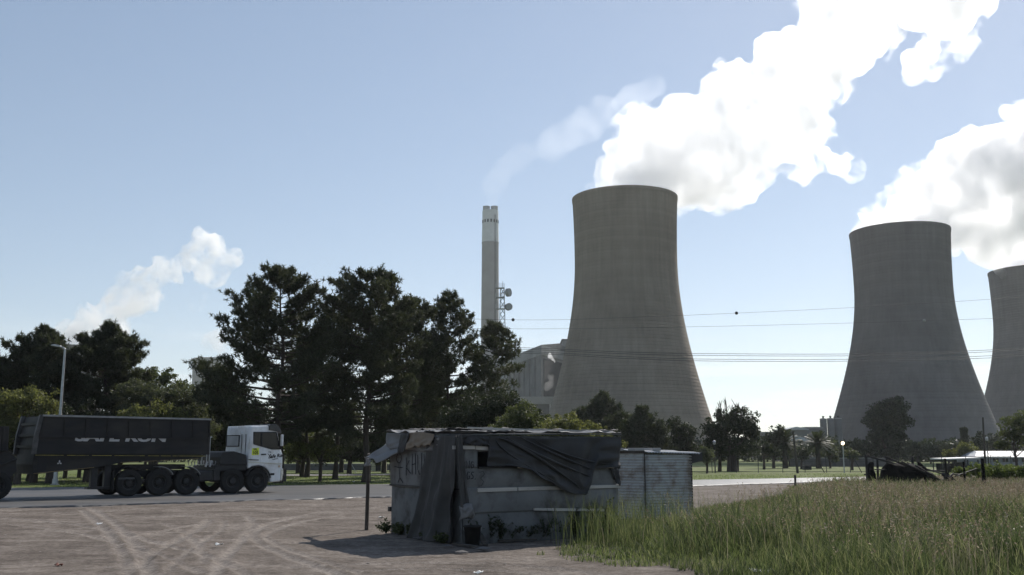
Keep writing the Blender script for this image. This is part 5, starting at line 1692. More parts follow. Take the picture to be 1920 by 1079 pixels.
# things at the foot of the shack
b = W3(on_wall(868, 1018, 'F')[0] - .05, 0, 'F', .42)
t = thing('bucket', 'black bucket standing under the rolled cloth at the shack corner', 'bucket', (b[0], b[1], .03))
MB().lathe([(.001, .01), (.13, .01), (.165, .36), (.175, .36), (.175, .385), (.155, .385), (.12, .03)], 20).build('body', M['black'], t, smooth=True)
MB().tube([(.17 * math.cos(a), 0, .36 - .2 * math.sin(a)) for a in np.linspace(0, math.pi, 10)], .006, 5).build('handle', M['galv'], t)
for i, (px, py, px2, py2, lb) in enumerate([(855, 1020, 905, 1027, 'short plank lying on the dirt beside the black bucket'), (893, 1000, 910, 1022, 'plank leaning on the front wall of the shack'), (935, 1014, 1005, 1012, 'long thin plank along the foot of the front wall')]):
    a, c_ = gnd(px, py, .08), gnd(px2, py2, .07)
    if i == 1: a = W3(*on_wall(893, 1000, 'F'), 'F', .12)
    tag(MB().bar(a, c_, .10, .03).build('plank', M['wood_post']), lb, 'plank', 'planks at the foot of the shack')
for i, (px, py, s, lb) in enumerate([(865, 1036, .10, 'half brick in front of the shack corner'), (905, 1030, .12, 'pale stone by the fallen plank'), (838, 1024, .08, 'small dark stone at the foot of the hanging cloth'), (782, 1010, .09, 'stone under the stick figure wall')]):
    p = gnd(px, py, .06)
    tag(mesh_np('stone', ico * s * [1.5, 1, .9] + [p[0], p[1], .05], icf, bpy.data.materials['roof stone 0']), lb, 'stone', 'stones at the foot of the shack')


def weed(label, px, py, h, w, seed, mat='leaf_mid', group='weeds at the foot of the shack', n=26, leafn=9):
    rng = np.random.default_rng(seed)
    b = gnd(px, py, .04)
    t = thing('weed', label, 'weed', tuple(b), 0, group)
    st, P, N = [], [], []
    for i in range(n):
        a = rng.random() * 6.28; r_ = w * rng.random() ** .6
        tip = np.array([math.cos(a) * r_, math.sin(a) * r_, h * (.5 + .5 * rng.random()) * (1 - .35 * r_ / w)])
        path = bez(np.zeros(3), tip * [.3, .3, .7], tip, 5)
        st.append((path, np.linspace(.006, .002, 5)))
        for k in range(leafn):
            f = .25 + .75 * rng.random(); j = f * 4; j0 = min(int(j), 3)
            P.append(path[j0] + (path[j0 + 1] - path[j0]) * (j - j0) + rng.normal(size=3) * .02); N.append(unit(rng.normal(size=3) + [0, 0, .6]))
    mesh_np('stems', *tubes_np(st, 3), M[mat], t)
    V, F = leaf_quads(np.array(P), np.array(N), rng, .075, .45, .8)
    mesh_np('leaves', V, F, M[mat], t)


weed('broad leaved weed at the left corner of the shack', 724, 1001, .34, .26, 301)
weed('thin dark weed against the stick figure wall', 768, 1005, .40, .12, 302, n=12)
weed('low weed tuft at the foot of the hanging corner cloth', 800, 1012, .25, .2, 303, n=14)
weed('tall dark weed against the front wall under the long batten', 915, 1018, .75, .3, 304, 'leaf_dark', n=30)
weed('dark weed between the bucket and the leaning plank', 888, 1022, .55, .2, 305, 'leaf_dark', n=20)
weed('low weeds along the middle of the front wall', 985, 1014, .5, .35, 306, 'leaf_dark', n=30)
weed('tall weed with pale seed tips at the right end of the front wall', 1110, 1010, .8, .3, 307, 'leaf_mid', n=30)

for i, (px, py, h_, w_, lb) in enumerate([(935, 1017, .6, .3, 'dark weed left of the lower white batten'), (960, 1015, .45, .3, 'low dark weed at the middle of the front wall'), (1020, 1012, .65, .35, 'bushy dark weed under the lower white batten'), (1050, 1010, .55, .35, 'bushy dark weed right of the middle of the front wall'),
                                             (1078, 1009, .7, .3, 'tall dark weed below the tip of the black tarpaulin'), (1140, 1006, .9, .35, 'tall weed at the right corner of the shack'), (830, 1018, .22, .25, 'low weed at the foot of the large hanging cloth'), (748, 1003, .3, .18, 'small weed below the stick figure')]):
    weed(lb, px, py, h_, w_, 310 + i, 'leaf_dark' if i < 5 else 'leaf_mid', n=34, leafn=11)

# ------------------------------------------------------------------ tin shed behind the shack
TB = gnd(1211, 976, .03)[:2]; k_ = TB[1]
TA = at(1154, 852, k_ + .55)[:2]; TC_ = at(1296, 852, k_ + .75)[:2]
M['tin'] = stone('painted tin', (.33, .34, .335), (.42, .43, .425), 1.2, .55, .1, 6, spec=.3, dirt=(.20, .17, .14), dscale=2.6)
shed = thing('tin_shed', 'small pale corrugated tin shed standing behind the right end of the shack', 'shed', (TB[0], TB[1], .0))
TO = np.array([TB[0], TB[1], 0])


def corr(name, p, q, z0, z1, pitch=.076, amp=.012, par=shed, mat=None, skew=0):
    """horizontal corrugations between two ground points"""
    n = int((z1 - z0) / pitch * 6)
    zz = np.linspace(z0, z1, n)
    d = (q - p) / np.linalg.norm(q - p); nn_ = np.array([d[1], -d[0]])
    m = 10
    P = np.zeros((m, n, 3))
    for i, s in enumerate(np.linspace(0, 1, m)):
        o = amp * np.sin(2 * np.pi * zz / pitch) + .012 * pnoise2(np.full(n, s * 3), zz * 1.3, 3, int(z0 * 10) + 71)
        xy = p[None] + (q - p)[None] * s + o[:, None] * nn_
        P[i] = np.concatenate([xy, zz[:, None] + skew * (s - .5)], 1) - TO
    return grid_mesh(name, P, mat or M['tin'], par, True, thick=.002)


zt_l = at(1180, 851, k_ + .2)[2]; zt_r = at(1255, 853, k_ + .3)[2]
corr('wall_sheet', TA, TB, 0, zt_l * .52, skew=0)
corr('wall_sheet', TA, TB, zt_l * .5, zt_l)
corr('wall_sheet', TB, TC_, .45, 1.0)
corr('wall_sheet', TB, TC_, .0, .5)
corr('wall_sheet', TB, TC_, .96, zt_r)
MB().bar((0, 0, 0), (0, 0, zt_l), .03).build('corner_strip', M['wood_post'], shed)
MB().bar((TC_[0] - TO[0], TC_[1] - TO[1], 0), (TC_[0] - TO[0], TC_[1] - TO[1], zt_r), .03).build('corner_strip', M['wood_post'], shed)
TDp = TA + TC_ - TB
for p, q in ((TA, TDp), (TDp, TC_)):
    MB().add([(p[0] - TO[0], p[1] - TO[1], 0), (q[0] - TO[0], q[1] - TO[1], 0), (q[0] - TO[0], q[1] - TO[1], zt_r), (p[0] - TO[0], p[1] - TO[1], zt_r)], [(0, 1, 2, 3)]).build('rear_wall_sheet', M['tin'], shed).modifiers.new('thickness', 'SOLIDIFY').thickness = .004
# corrugated roof sheet, sloping up to the right and overhanging
uT = (TC_ - TB); wT = (TA - TB)
n, m = 150, 6
P = np.zeros((n, m, 3))
for i, s in enumerate(np.linspace(-.62, 1.16, n)):
    for j, t_ in enumerate(np.linspace(-.08, 1.08, m)):
        q = uT * s + wT * t_
        P[i, j] = [q[0], q[1], zt_l + .05 + .016 * math.sin(s * 105) - .03 * s + .06 * t_ + (.015 * math.sin(t_ * 9))]
i_ = int(n * .36)
grid_mesh('roof_sheet', P[i_:], M['roof_white'], shed, True, thick=.003)
nz_ = [(.0, .15), (.05, .5), (-.1, .7), (.32, .1), (.35, .45)]
for s, t_ in nz_:
    q = uT * s + wT * t_
    MB().box((q[0] - .11, q[1] - .06, zt_l + .075), (q[0] + .11, q[1] + .06, zt_l + .15)).build('roof_block', M['conc_plain'], shed, bevel=.01)
a = wT * 1.05
MB().bar((a[0], a[1], zt_l + .04), (0, 0, zt_l + .04), .06, .07).build('roof_beam', M['wood_post'], shed)
a = uT * .95; b = uT * 1.25
MB().add([(a[0], a[1], zt_l + .0), (b[0], b[1], zt_l + .04), (b[0], b[1] + .9, zt_l + .04), (a[0], a[1] + .9, zt_l), (a[0], a[1], zt_l - .28), (b[0], b[1], zt_l - .20), (b[0], b[1] + .9, zt_l - .2), (a[0], a[1] + .9, zt_l - .28)],
         [(0, 1, 2, 3), (0, 4, 5, 1), (1, 5, 6, 2), (4, 7, 6, 5), (0, 3, 7, 4), (3, 2, 6, 7)]).build('overhang_cloth', M['tarp_black'], shed)
# ------------------------------------------------------------------ burnt stall in the tall grass
YS = 49.0
bs0 = at(1705, 905, YS)
stall = thing('burnt_stall', 'collapsed charred stall of black poles and tarpaulin in the tall grass', 'stall', (bs0[0], YS, .0))
SO2 = np.array([bs0[0], YS, 0])
Q = lambda px, py, dy=0: at(px, py, YS + dy) - SO2
M['char_edge'] = stone('charred pole', (.010, .009, .009), (.03, .027, .025), 9, .6, .5, 20, spec=.3)
for (a, b, w, dy0, dy1) in [((1622, 854.5), (1686, 872), .085, -.3, .1), ((1658, 856.5), (1748, 893), .09, -.6, -.9), ((1624, 856), (1627, 912), .10, -.3, -.3), ((1645, 862), (1647, 912), .09, .8, .8), ((1711, 856), (1711.5, 890), .10, .6, .6),
                            ((1690, 866), (1756, 898), .08, -.9, -1.2), ((1700, 868), (1770, 890), .06, .2, -.2), ((1640, 881), (1682, 882), .06, -.2, -.2), ((1735, 882), (1776, 884), .07, .1, .3), ((1716, 873), (1760, 899), .07, -1.1, -1.3),
                            ((1662, 858), (1664, 880), .07, .2, .2), ((1620, 890), (1632, 891), .06, -.2, -.2), ((1728, 886), (1768, 904), .05, -1.2, -1.4), ((1722, 876), (1775, 907), .045, -1.3, -1.5)]:
    MB().bar(Q(*a, dy0), Q(*b, dy1), w).build('charred_pole', M['char_edge'], stall, bevel=.01)


def heap(name, pts, seed, mat, parent, o3):
    """sagging tarpaulin heap: a bumpy mound over a profile of (px, top py, depth half width m)"""
    rng = np.random.default_rng(seed)
    nu, nv = 44, 26
    px = np.linspace(pts[0][0], pts[-1][0], nu)
    ty = np.interp(px, [p[0] for p in pts], [p[1] for p in pts]); hw = np.interp(px, [p[0] for p in pts], [p[2] for p in pts])
    P = np.zeros((nu, nv, 3))
    for i in range(nu):
        top = at(px[i], ty[i], YS) - o3
        for j, a in enumerate(np.linspace(0, math.pi, nv)):
            y = -math.cos(a) * hw[i]; z = max(0, math.sin(a)) ** .55 * top[2]
            n = float(fbm(np.array([top[0] * 1.7, y * 1.7, z * 2 + seed]), 4, seed))
            P[i, j] = [top[0] + .10 * n, y + .12 * n, max(-.1, z * (1 + .08 * n))]
    return grid_mesh(name, P, mat, parent, True)


heap('tarpaulin_heap', [(1655, 893, .2), (1657, 876, .6), (1663, 869, .8), (1680, 867, .9), (1692, 866, .9), (1705, 866, .9), (1722, 871, .9), (1732, 880, .8), (1744, 886, .7), (1752, 896, .4)], 81, M['soot'], stall, SO2)
heap('hanging_sheet', [(1625, 874, .1), (1630, 868, .2), (1637, 868, .2), (1640, 878, .15)], 82, M['soot'], stall, SO2)
heap('torn_sheet', [(1722, 868, .2), (1730, 872, .3), (1738, 876, .15)], 83, M['soot'], stall, SO2)
st2 = thing('burnt_table_frame', 'charred broken frame beside the collapsed stall on its right', 'frame', (at(1778, 905, 48)[0], 48, 0))
S3 = np.array([at(1778, 905, 48)[0], 48, 0])
Q3 = lambda px, py, dy=0: at(px, py, 48 + dy) - S3
for a, b, w in (((1772, 860), (1776, 908), .09), ((1782, 874), (1776, 893), .05), ((1768, 889), (1786, 903), .14), ((1770, 905), (1788, 888), .07), ((1790, 894), (1832, 879), .05), ((1786, 890), (1812, 889), .045), ((1784, 894), (1796, 906), .06), ((1766, 902), (1778, 890), .12)):
    MB().bar(Q3(*a, -.1), Q3(*b, .2), w).build('charred_pole', M['char_edge'], st2, bevel=.01)
for i, (px, py, px2, py2, Y, w, lb) in enumerate([(1841.5, 860, 1844, 890, 46, .16, 'thick black charred post standing in the tall grass'), (1806.5, 866, 1808, 889, 47, .09, 'shorter charred post between the broken frame and the thick post')]):
    a, b = at(px, py, Y), at(px2, py2 + 10, Y); b[2] = 0
    t = thing('charred_post', lb, 'post', (b[0], Y, 0), 0, 'charred posts in the grass')
    MB().tube([(0, 0, -.1), ((a[0] - b[0]) * .5 + .02, 0, a[2] * .5), (a[0] - b[0], 0, a[2])], [w * .6, w * .55, w * .45], 8).build('shaft', M['soot'], t)
    MB().bar((-.02, -w * .7, a[2] * .55), (.02, w * .7, a[2] * .55), .05).build('stub', M['soot'], t)
# short stake near the road
b = gnd(1491.5, 912, .05)
t = thing('stake', 'short wooden stake at the road edge in front of the lawn', 'stake', tuple(b))
h = at(1491.5, 893, b[1])[2]
MB().bar((0, 0, -.1), (.01, 0, h), .10).build('shaft', M['wood_post'], t, bevel=.01)
MB().bar((-.06, -.02, h - .12), (.07, -.02, h - .10), .03).build('nail_strip', M['dark_metal'], t)

# ------------------------------------------------------------------ fence along the lawn
YF = 103.0
xl, xr = at(470, 870, YF)[0], at(1900, 870, YF)[0]
fz = lambda x: float(ground_z(x, YF))
fence = thing('wire_fence', 'long thin wire fence with dark posts along the far side of the lawn', 'fence', (0, YF, 0))
fpx = np.arange(xl, xr, 2.35)
proto = None
rng = np.random.default_rng(91)
for i, x in enumerate(fpx):
    if proto is None:
        proto = MB().tube([(0, 0, -.2), (0, 0, 1.75)], .035, 6).build('post', M['dark_metal'], fence); o = proto
    else:
        o = proto.copy(); link(o, fence)
    o.location = (x + rng.normal() * .15, 0, fz(x)); o.rotation_euler = (rng.normal() * .02, rng.normal() * .02, 0)
for k, h in enumerate((.12, .62, 1.12, 1.62)):
    pts = [(x, -.04, fz(x) + h + (0 if j % 2 else -.02)) for j, x in enumerate(fpx)]
    MB().tube(pts, .022 if k in (0, 3) else .012, 4).build('wire', M['dark_metal'], fence)
for px in (1530, 1600, 655):
    a = at(px, 862, YF); b = at(px + 14, 880, YF)
    MB().bar((a[0], -.3, a[2]), (b[0], -.3, fz(b[0])), .06).build('brace', M['galv'] if px == 655 else M['dark_metal'], fence)
# wall along the plant boundary
for lb, xa, xb, Y, hz in (('long low grey boundary wall behind the palms', at(1480, 860, 172)[0], at(1660, 860, 172)[0], 172, 1.35), ('low dark wall beyond the path behind the truck cab and pines', at(430, 870, 125)[0], at(760, 870, 125)[0], 125, .75)):
    t = thing('boundary_wall', lb, 'wall', (xa, Y, float(ground_z(0, Y))), 0, 'boundary walls')
    L = xb - xa
    m_ = stone('boundary wall %d' % Y, (.09, .088, .085), (.14, .136, .13), .8, .9, .2)
    MB().box((0, 0, -.3), (L, .22, hz)).build('wall', m_, t)
    MB().box((-.05, -.04, hz), (L + .05, .26, hz + .08)).build('coping', M['conc_plain'], t)
    n_ = int(L / 4)
    for k in range(n_ + 1):
        MB().box((k * L / n_ - .16, -.08, -.3), (k * L / n_ + .16, -.003, hz - .01)).build('pier', m_, t)
# yellow hut by the path
p = at(706, 874, 118)
hut = thing('hut', 'tiny pale yellow hut beyond the path behind the thick pine trunk', 'hut', (p[0], 118, float(ground_z(p[0], 118))))
MB().box((-.6, 0, -.1), (1.0, 1.6, 1.30)).build('wall', stone('cream plaster', (.40, .37, .25), (.48, .45, .32), 1.2, .9, .1), hut)
MB().box((-.8, -.2, 1.30), (1.2, 1.8, 1.42)).build('roof', M['roof_white'], hut)
MB().box((-.1, -.02, 0), (.5, .03, 1.05)).build('door', M['dark_metal'], hut)
# dark utility box on the lawn
p = gnd(1515, 881.5, -.15)
t = thing('utility_box', 'dark metal utility box standing on the lawn right of the leaning pole', 'box', tuple(p))
k = mpp(p[1])
MB().box((-7 * k, 0, 0), (7 * k, .8, 8 * k)).build('body', M['dark_metal'], t, bevel=.02)
MB().box((-7.4 * k, -.05, 8 * k), (7.4 * k, .85, 8.5 * k)).build('lid', M['dark_metal'], t)
MB().box((-.2 * k, -.02, .8 * k), (.2 * k, -.003, 7.4 * k)).build('door_seam', M['black'], t)

# ------------------------------------------------------------------ poles and lamps
def pole(label, px, top, bpx, base_py, Y, r=.11, cat='utility pole', arm=True):
    b = at(bpx, base_py, Y); b[2] = float(ground_z(b[0], Y)); a = at(px, top, Y)
    t = thing('utility_pole', label, cat, tuple(b), 0, 'wooden utility poles')
    MB().tube([(0, 0, -.3), tuple(a - b)], [r * 1.15, r * .75], 8).build('shaft', M['wood_post'], t)
    d = a - b
    if arm:
        MB().bar((d[0] - .5, 0, d[2] - .35), (d[0] + .5, 0, d[2] - .35), .09).build('crossarm', M['wood_post'], t)
        for s in (-.42, .42):
            MB().lathe([(.03, 0), (.05, .04), (.03, .08), (.05, .12), (.02, .18)], 8, c=(d[0] + s, 0, d[2] - .31)).build('insulator', M['conc_plain'], t)
    return t


pole('dark utility pole leaning left on the lawn between two palms', 1487, 809, 1496, 884, 99, .12, arm=False)
pole('tall dark utility pole in front of the white house', 1843, 783, 1847, 872, 92, .10, arm=False)
M['lit'], n_, l_, b_, o_ = new_mat('lit lamp')
b_.inputs['Emission Color'].default_value = (1, .78, .5, 1); b_.inputs['Emission Strength'].default_value = 9
M['lens'] = stone('lamp lens', (.3, .3, .3), (.36, .36, .36), 4, .3, 0)


def park_lamp(label, px, top, base_py, Y, lit=False):
    b = at(px, base_py, Y); b[2] = float(ground_z(b[0], Y)); H = at(px, top, Y)[2] - b[2]
    t = thing('park_lamp', label, 'street lamp', tuple(b), 0, 'thin lamp posts on the lawn')
    MB().tube([(0, 0, -.2), (0, 0, H)], [.06, .045], 8).build('pole', M['dark_metal'] if not lit else M['galv'], t)
    MB().lathe([(.05, H - .02), (.13, H + .05), (.14, H + .2), (.10, H + .26)], 12).build('lantern', M['lit'] if lit else M['lens'], t, smooth=True)
    MB().lathe([(.18, H + .26), (.17, H + .30), (.06, H + .42), (.001, H + .43)], 12).build('cap', M['dark_metal'] if lit else M['galv'], t, smooth=True)
    return t


park_lamp('thin lamp post with its lamp glowing orange in daylight', 1583, 834, 882, 101, True)
park_lamp('thin unlit lamp post with a pale head in front of the white house', 1854, 827, 872, 108)
park_lamp('thin unlit lamp post in front of the wide dark tree', 1341, 834, 882, 101)

# ------------------------------------------------------------------ white house and carport
YH = 135
g0 = float(ground_z(0, YH))
a = at(1832, 873, YH); e0_ = at(1832, 857.5, YH)[2]; rg = at(1850, 846, YH)[2]
house = thing('house', 'long low white roofed house with small square windows at the right edge', 'house', (a[0], YH, g0))
Lh = 16.0; hw = e0_ - g0; rh = rg - g0
MB().box((0, 0, -.3), (Lh, 6, hw)).build('wall', stone('house wall', (.22, .23, .26), (.28, .29, .32), .8, .85, .1), house)
MB().add([(-.3, -.35, hw), (Lh + .3, -.35, hw), (Lh - .9, 2.6, rh), (1.25, 2.6, rh), (-.3, 6.3, hw), (Lh + .3, 6.3, hw), (1.25, 3.4, rh), (Lh - .9, 3.4, rh)],
         [(0, 1, 2, 3), (3, 2, 7, 6), (6, 7, 5, 4), (0, 3, 6, 4), (1, 5, 7, 2), (0, 4, 5, 1)]).build('roof', M['roof_white'], house)
for k in range(20):
    x = .9 + k * .72
    MB().bar((x - .1, -.36, hw + .03), (x + .1 if x < 2 else x, 2.55, rh + .02), .05, .03).build('roof_seam', M['roof_white'], house)
for px in (1867, 1885, 1903.5, 1921):
    c = at(px, 862.5, YH); x = c[0] - a[0]; z = c[2] - g0
    w = MB().box((x - .36, -.03, z - .3), (x + .36, .02, z + .3)).build('window', M['glass'], house)
    MB().bar((x, -.05, z - .3), (x, -.05, z + .3), .05, .03).bar((x - .4, -.05, z - .32), (x + .4, -.05, z - .32), .06, .05).build('frame', M['conc_plain'], w)
MB().box((-.32, -.42, hw - .12), (Lh + .32, -.36, hw + .02)).build('gutter', M['galv'], house)
YP = 104
p0, p1 = at(1770, 860.5, YP), at(1836, 858.5, YP)
gp = float(ground_z(0, YP))
cpt = thing('carport', 'flat white carport roof on thin posts left of the white house', 'carport', (p0[0], YP, gp))
L = p1[0] - p0[0]; h0 = p0[2] - gp; h1 = p1[2] - gp
MB().add([(0, -.3, h0), (L, -.3, h1), (L, 3.4, h1 + .05), (0, 3.4, h0 + .05), (0, -.3, h0 - .13), (L, -.3, h1 - .13), (L, 3.4, h1 - .10), (0, 3.4, h0 - .1)], [(0, 1, 2, 3), (7, 6, 5, 4), (0, 4, 5, 1), (1, 5, 6, 2), (2, 6, 7, 3), (3, 7, 4, 0)]).build('roof', M['roof_white'], cpt)
for x in (.15, L / 3, 2 * L / 3, L - .15):
    for y in (0, 3.1):
        MB().bar((x, y, -.2), (x, y, h0 - .1), .09).build('post', M['dark_metal'], cpt)
MB().box((.3, 2.7, 0), (L - .3, 2.76, h0 - .5)).build('back_panel', M['dark_metal'], cpt)
for i, (x, w, h, lb) in enumerate([(.8, .8, .6, 'dark crate under the carport at its left post'), (2.0, .9, .75, 'dark crate in the middle under the carport'), (3.0, .5, .5, 'bluish crate at the right end under the carport')]):
    m_ = stone('crate bluish', (.10, .12, .16), (.15, .17, .22), 3, .7, .1) if i == 2 else M['dark_metal']
    t = thing('crate', lb, 'crate', (p0[0] + x, YP + 1.2, gp), 0, 'crates under the carport')
    MB().box((-w / 2, 0, .25), (w / 2, .6, .25 + h)).build('body', m_, t, bevel=.02)
    MB().box((-w / 2 - .02, -.02, .25 + h), (w / 2 + .02, .62, .30 + h)).build('lid', m_, t)
    MB().box((-w / 2, .1, 0), (-w / 2 + .1, .5, .25)).box((w / 2 - .1, .1, 0), (w / 2, .5, .25)).build('skid', M['wood_post'], t)

# ------------------------------------------------------------------ sheds and silos between the towers
YW = 350
for lb, xa, xb, top, eave, Yb, dep, gable in (('grey gabled plant shed left of the three silos', 1479, 1513, 800.5, 805, 360, 18, True), ('long grey flat roofed plant hall touching the silos', 1511, 1541, 802, 804, 372, 14, False), ('lower pale gabled shed behind the right palm', 1470, 1521, 817, 826, 300, 14, True), ('far pale low building left of the grey plant sheds', 1420, 1482, 811, 813, 420, 12, False)):
    a, b = at(xa, eave, Yb), at(xb, eave, Yb); T_ = at(xa, top, Yb)[2]
    t = thing('plant_shed', lb, 'shed', (a[0], Yb, -.3), 0, 'plant sheds between the towers')
    L = b[0] - a[0]
    MB().box((0, 0, -.3), (L, dep, a[2] + .3)).build('wall', M['station'], t)
    if gable:
        MB().prism([(-.6, a[2] + .3), (L * .42, T_ + .3), (L + .6, a[2] + .3), (L + .6, a[2] + .0), (-.6, a[2] + .0)], -.6, dep + .6).build('roof', M['roof_white'], t)
    else:
        MB().box((-.4, -.4, a[2] + .3), (L + .4, dep + .4, T_ + .5)).build('roof', M['station_light'], t)
    n_ = max(2, int(L / 4.5))
    for k in range(n_):
        MB().box((L * (k + .3) / n_, -.06, (a[2] + .3) * .45), (L * (k + .7) / n_, .02, (a[2] + .3) * .62)).build('window', M['glass'], t)
for i, (c, w, top, lb) in enumerate([(1543.5, 12.6, 785.5, 'left one of three tall grey silos beside the tower'), (1557, 12.4, 785, 'middle one of three tall grey silos beside the tower'), (1571.5, 12.6, 784.5, 'right one of three tall grey silos, in front of the tower edge')]):
    a = at(c, top, 395); r = w / 2 * mpp(395)
    t = thing('silo', lb, 'silo', (a[0], 395, -.3), 0, 'row of three silos')
    h = a[2] + .3
    MB().lathe([(r, -.5), (r, h), (.001, h + .25)], 24).build('body', M['station'], t, smooth=False)
    MB().lathe([(r * 1.03, h - .35), (r * 1.03, h + .02), (r * .98, h + .02)], 24).build('top_ring', M['conc_plain'], t)
    MB().lathe([(.32, h), (.32, h + .7), (.5, h + .7), (.5, h + .95), (.001, h + 1.1)], 10).build('filter_cap', M['dark_metal'], t)

# ------------------------------------------------------------------ lattice mast with dishes
YM = 262
b = at(942, 850, YM); b[2] = -.3
km = mpp(YM)
mast = thing('lattice_mast', 'steel lattice mast with two round dishes in front of the chimney', 'mast', tuple(b))
Hm = at(940, 541, YM)[2] + .3
def mw(z): return (11 - 7.5 * z / Hm) * km
legs = []
for sx_, sy_ in ((-1, -1), (1, -1), (1, 1), (-1, 1)):
    w0, w1 = mw(0), mw(Hm)
    MB().tube([(sx_ * w0, sy_ * w0, 0), (sx_ * w1 - .6 * km, sy_ * w1, Hm)], .11, 6).build('leg', M['galv'], mast)
br = MB()
nz = 26
for k in range(nz):
    za, zb_ = Hm * k / nz, Hm * (k + 1) / nz
    wa, wb = mw(za), mw(zb_)
    for (p, q) in (((-1, -1), (1, -1)), ((1, -1), (1, 1)), ((1, 1), (-1, 1)), ((-1, 1), (-1, -1))):
        br.bar((p[0] * wa, p[1] * wa, za), (q[0] * wb, q[1] * wb, zb_), .09)
        br.bar((q[0] * wa, q[1] * wa, za), (p[0] * wb, p[1] * wb, zb_), .09)
o = br.build('bracing', M['galv'], mast); o['kind'] = 'stuff'
for py in (541, 559, 580):
    z = at(940, py, YM)[2] + .3; w = mw(z) + (3.2 if py < 570 else 2.2) * km
    MB().box((-w - .9, -w, z), (w - .5, w, z + .12)).build('platform', M['galv'], mast)
    rl = MB()
    for h in (.6, 1.15):
        for p, q in (((-w - .9, -w), (w - .5, -w)), ((w - .5, -w), (w - .5, w)), ((w - .5, w), (-w - .9, w)), ((-w - .9, w), (-w - .9, -w))):
            rl.bar((*p, z + h), (*q, z + h), .06)
    for p in ((-w - .9, -w), (w - .5, -w), (w - .5, w), (-w - .9, w), (0, -w)):
        rl.bar((*p, z), (*p, z + 1.15), .06)
    rl.build('railing', M['galv'], mast)
MB().tube([(0, 0, Hm), (0, 0, Hm + 14 * km)], .06, 6).build('antenna_rod', M['galv'], mast)
for (px, py, rx, ry, az) in ((951.5, 549, 5.5, 8.2, 62), (953, 576, 7, 7, 20)):
    c = at(px, py, YM) - b; r = 8 * km if az > 40 else 7 * km
    d = MB().lathe([(.001, -.75), (r * .98, -.75), (r, -.6), (r, .15), (r * .7, .4), (.3, .6), (.001, .6)], 24, 'y')
    o = d.build('dish', stone('dish cover %d' % az, (.30, .30, .30), (.38, .38, .38), .6, .6, 0), mast, loc=tuple(c))
    o.rotation_euler = (0, 0, R(az))
    MB().bar((0, .5, 0), (0, 2.2, 0), .18).build('bracket', M['galv'], o)

# ------------------------------------------------------------------ overhead lines
def wire(label, pts, Y, r, balls=(), dy=60):
    """pts pixels from left to right; the line runs on past the frame"""
    P = []
    for i, (px, py) in enumerate(pts):
        P.append(at(px, py, Y + dy * (1 - i / (len(pts) - 1))))
    c = catmull(P, 10)
    t = thing('power_line', label, 'power line', tuple(c[0]), 0, 'overhead power lines')
    MB().tube([p - c[0] for p in c], r, 5).build('cable', M['dark_metal'], t)
    for px, col in balls:
        j = int(np.argmin([abs((p[0] / (p[1] * math.cos(PITCH) + (p[2] - EYE) * math.sin(PITCH))) * FPX + 960 - px) for p in c]))
        q = c[j] - c[0]
        rr_ = 3.1 * mpp(c[j][1])
        MB().lathe([(rr_ * math.sin(a), rr_ * math.cos(a)) for a in np.linspace(.01, math.pi - .01, 12)], 16, c=tuple(q)).build('marker_ball', M['ink'] if col == 'd' else M['conc_plain'], t, smooth=True)
    return t


wire('highest power line carrying two dark marker balls', [(600, 590), (962, 600), (1170, 596), (1381, 587.5), (1620, 576), (1862, 561), (2300, 528)], 300, .045, ((962, 'd'), (1381, 'd')))
wire('second power line carrying one pale marker ball across the right tower', [(600, 610), (950, 617), (1280, 613.5), (1600, 606), (1733, 601.5), (1868, 597), (2300, 575)], 300, .045, ((1733, 'w'),))
for k, (a, b, c, d) in enumerate(((652, 663.5, 664, 656), (655, 667, 667.5, 659.5), (659, 674, 674, 667), (662, 677.5, 677.5, 671))):
    wire(['topmost cable of the low four cable bundle crossing both towers', 'second cable from the top of the low four cable bundle', 'third cable from the top of the low four cable bundle', 'lowest cable of the low four cable bundle crossing both towers'][k], [(560, a - 12), (970, a), (1180, (a + b) / 2 + 3), (1340, b), (1600, c), (1868, d), (2300, d - 26)], 290, .075)

# ------------------------------------------------------------------ tall grass field
GPX = [(1022, 1044), (1040, 1049), (1100, 1057), (1180, 1065), (1245, 1069), (1290, 1078), (1330, 1100), (1500, 1180), (2300, 1180), (2300, 893), (1920, 899), (1620, 907.5), (1480, 913), (1470, 930), (1430, 940), (1310, 955), (1285, 975), (1180, 980), (1155, 1000), (1090, 1015), (1060, 1028)]
GPOLY = np.array([gnd(*p)[:2] for p in GPX])


def inside(x, y, poly):
    r = np.zeros(x.shape, bool); j = len(poly) - 1
    for i in range(len(poly)):
        xi, yi = poly[i]; xj, yj = poly[j]
        c = ((yi > y) != (yj > y)) & (x < (xj - xi) * (y - yi) / (yj - yi + 1e-12) + xi)
        r ^= c; j = i
    return r


def edge_dist(x, y, poly):
    d = np.full(x.shape, 99.0)
    for a, b in zip(poly, np.roll(poly, -1, 0)):
        e = b - a; t = np.clip(((x - a[0]) * e[0] + (y - a[1]) * e[1]) / (e @ e), 0, 1)
        d = np.minimum(d, np.hypot(x - a[0] - t * e[0], y - a[1] - t * e[1]))
    return d


def scatter(n, seed, yr=(9, 62), power=1.7, xmul=(-.05, .75)):
    rng = np.random.default_rng(seed)
    y = yr[0] + (yr[1] - yr[0]) * rng.random(n) ** power
    x = y * (xmul[0] + (xmul[1] - xmul[0]) * rng.random(n))
    wob = .35 * pnoise2(x * 1.1, y * 1.1, 3, 5)
    k = inside(x + wob, y + wob, GPOLY)
    return x[k], y[k], rng


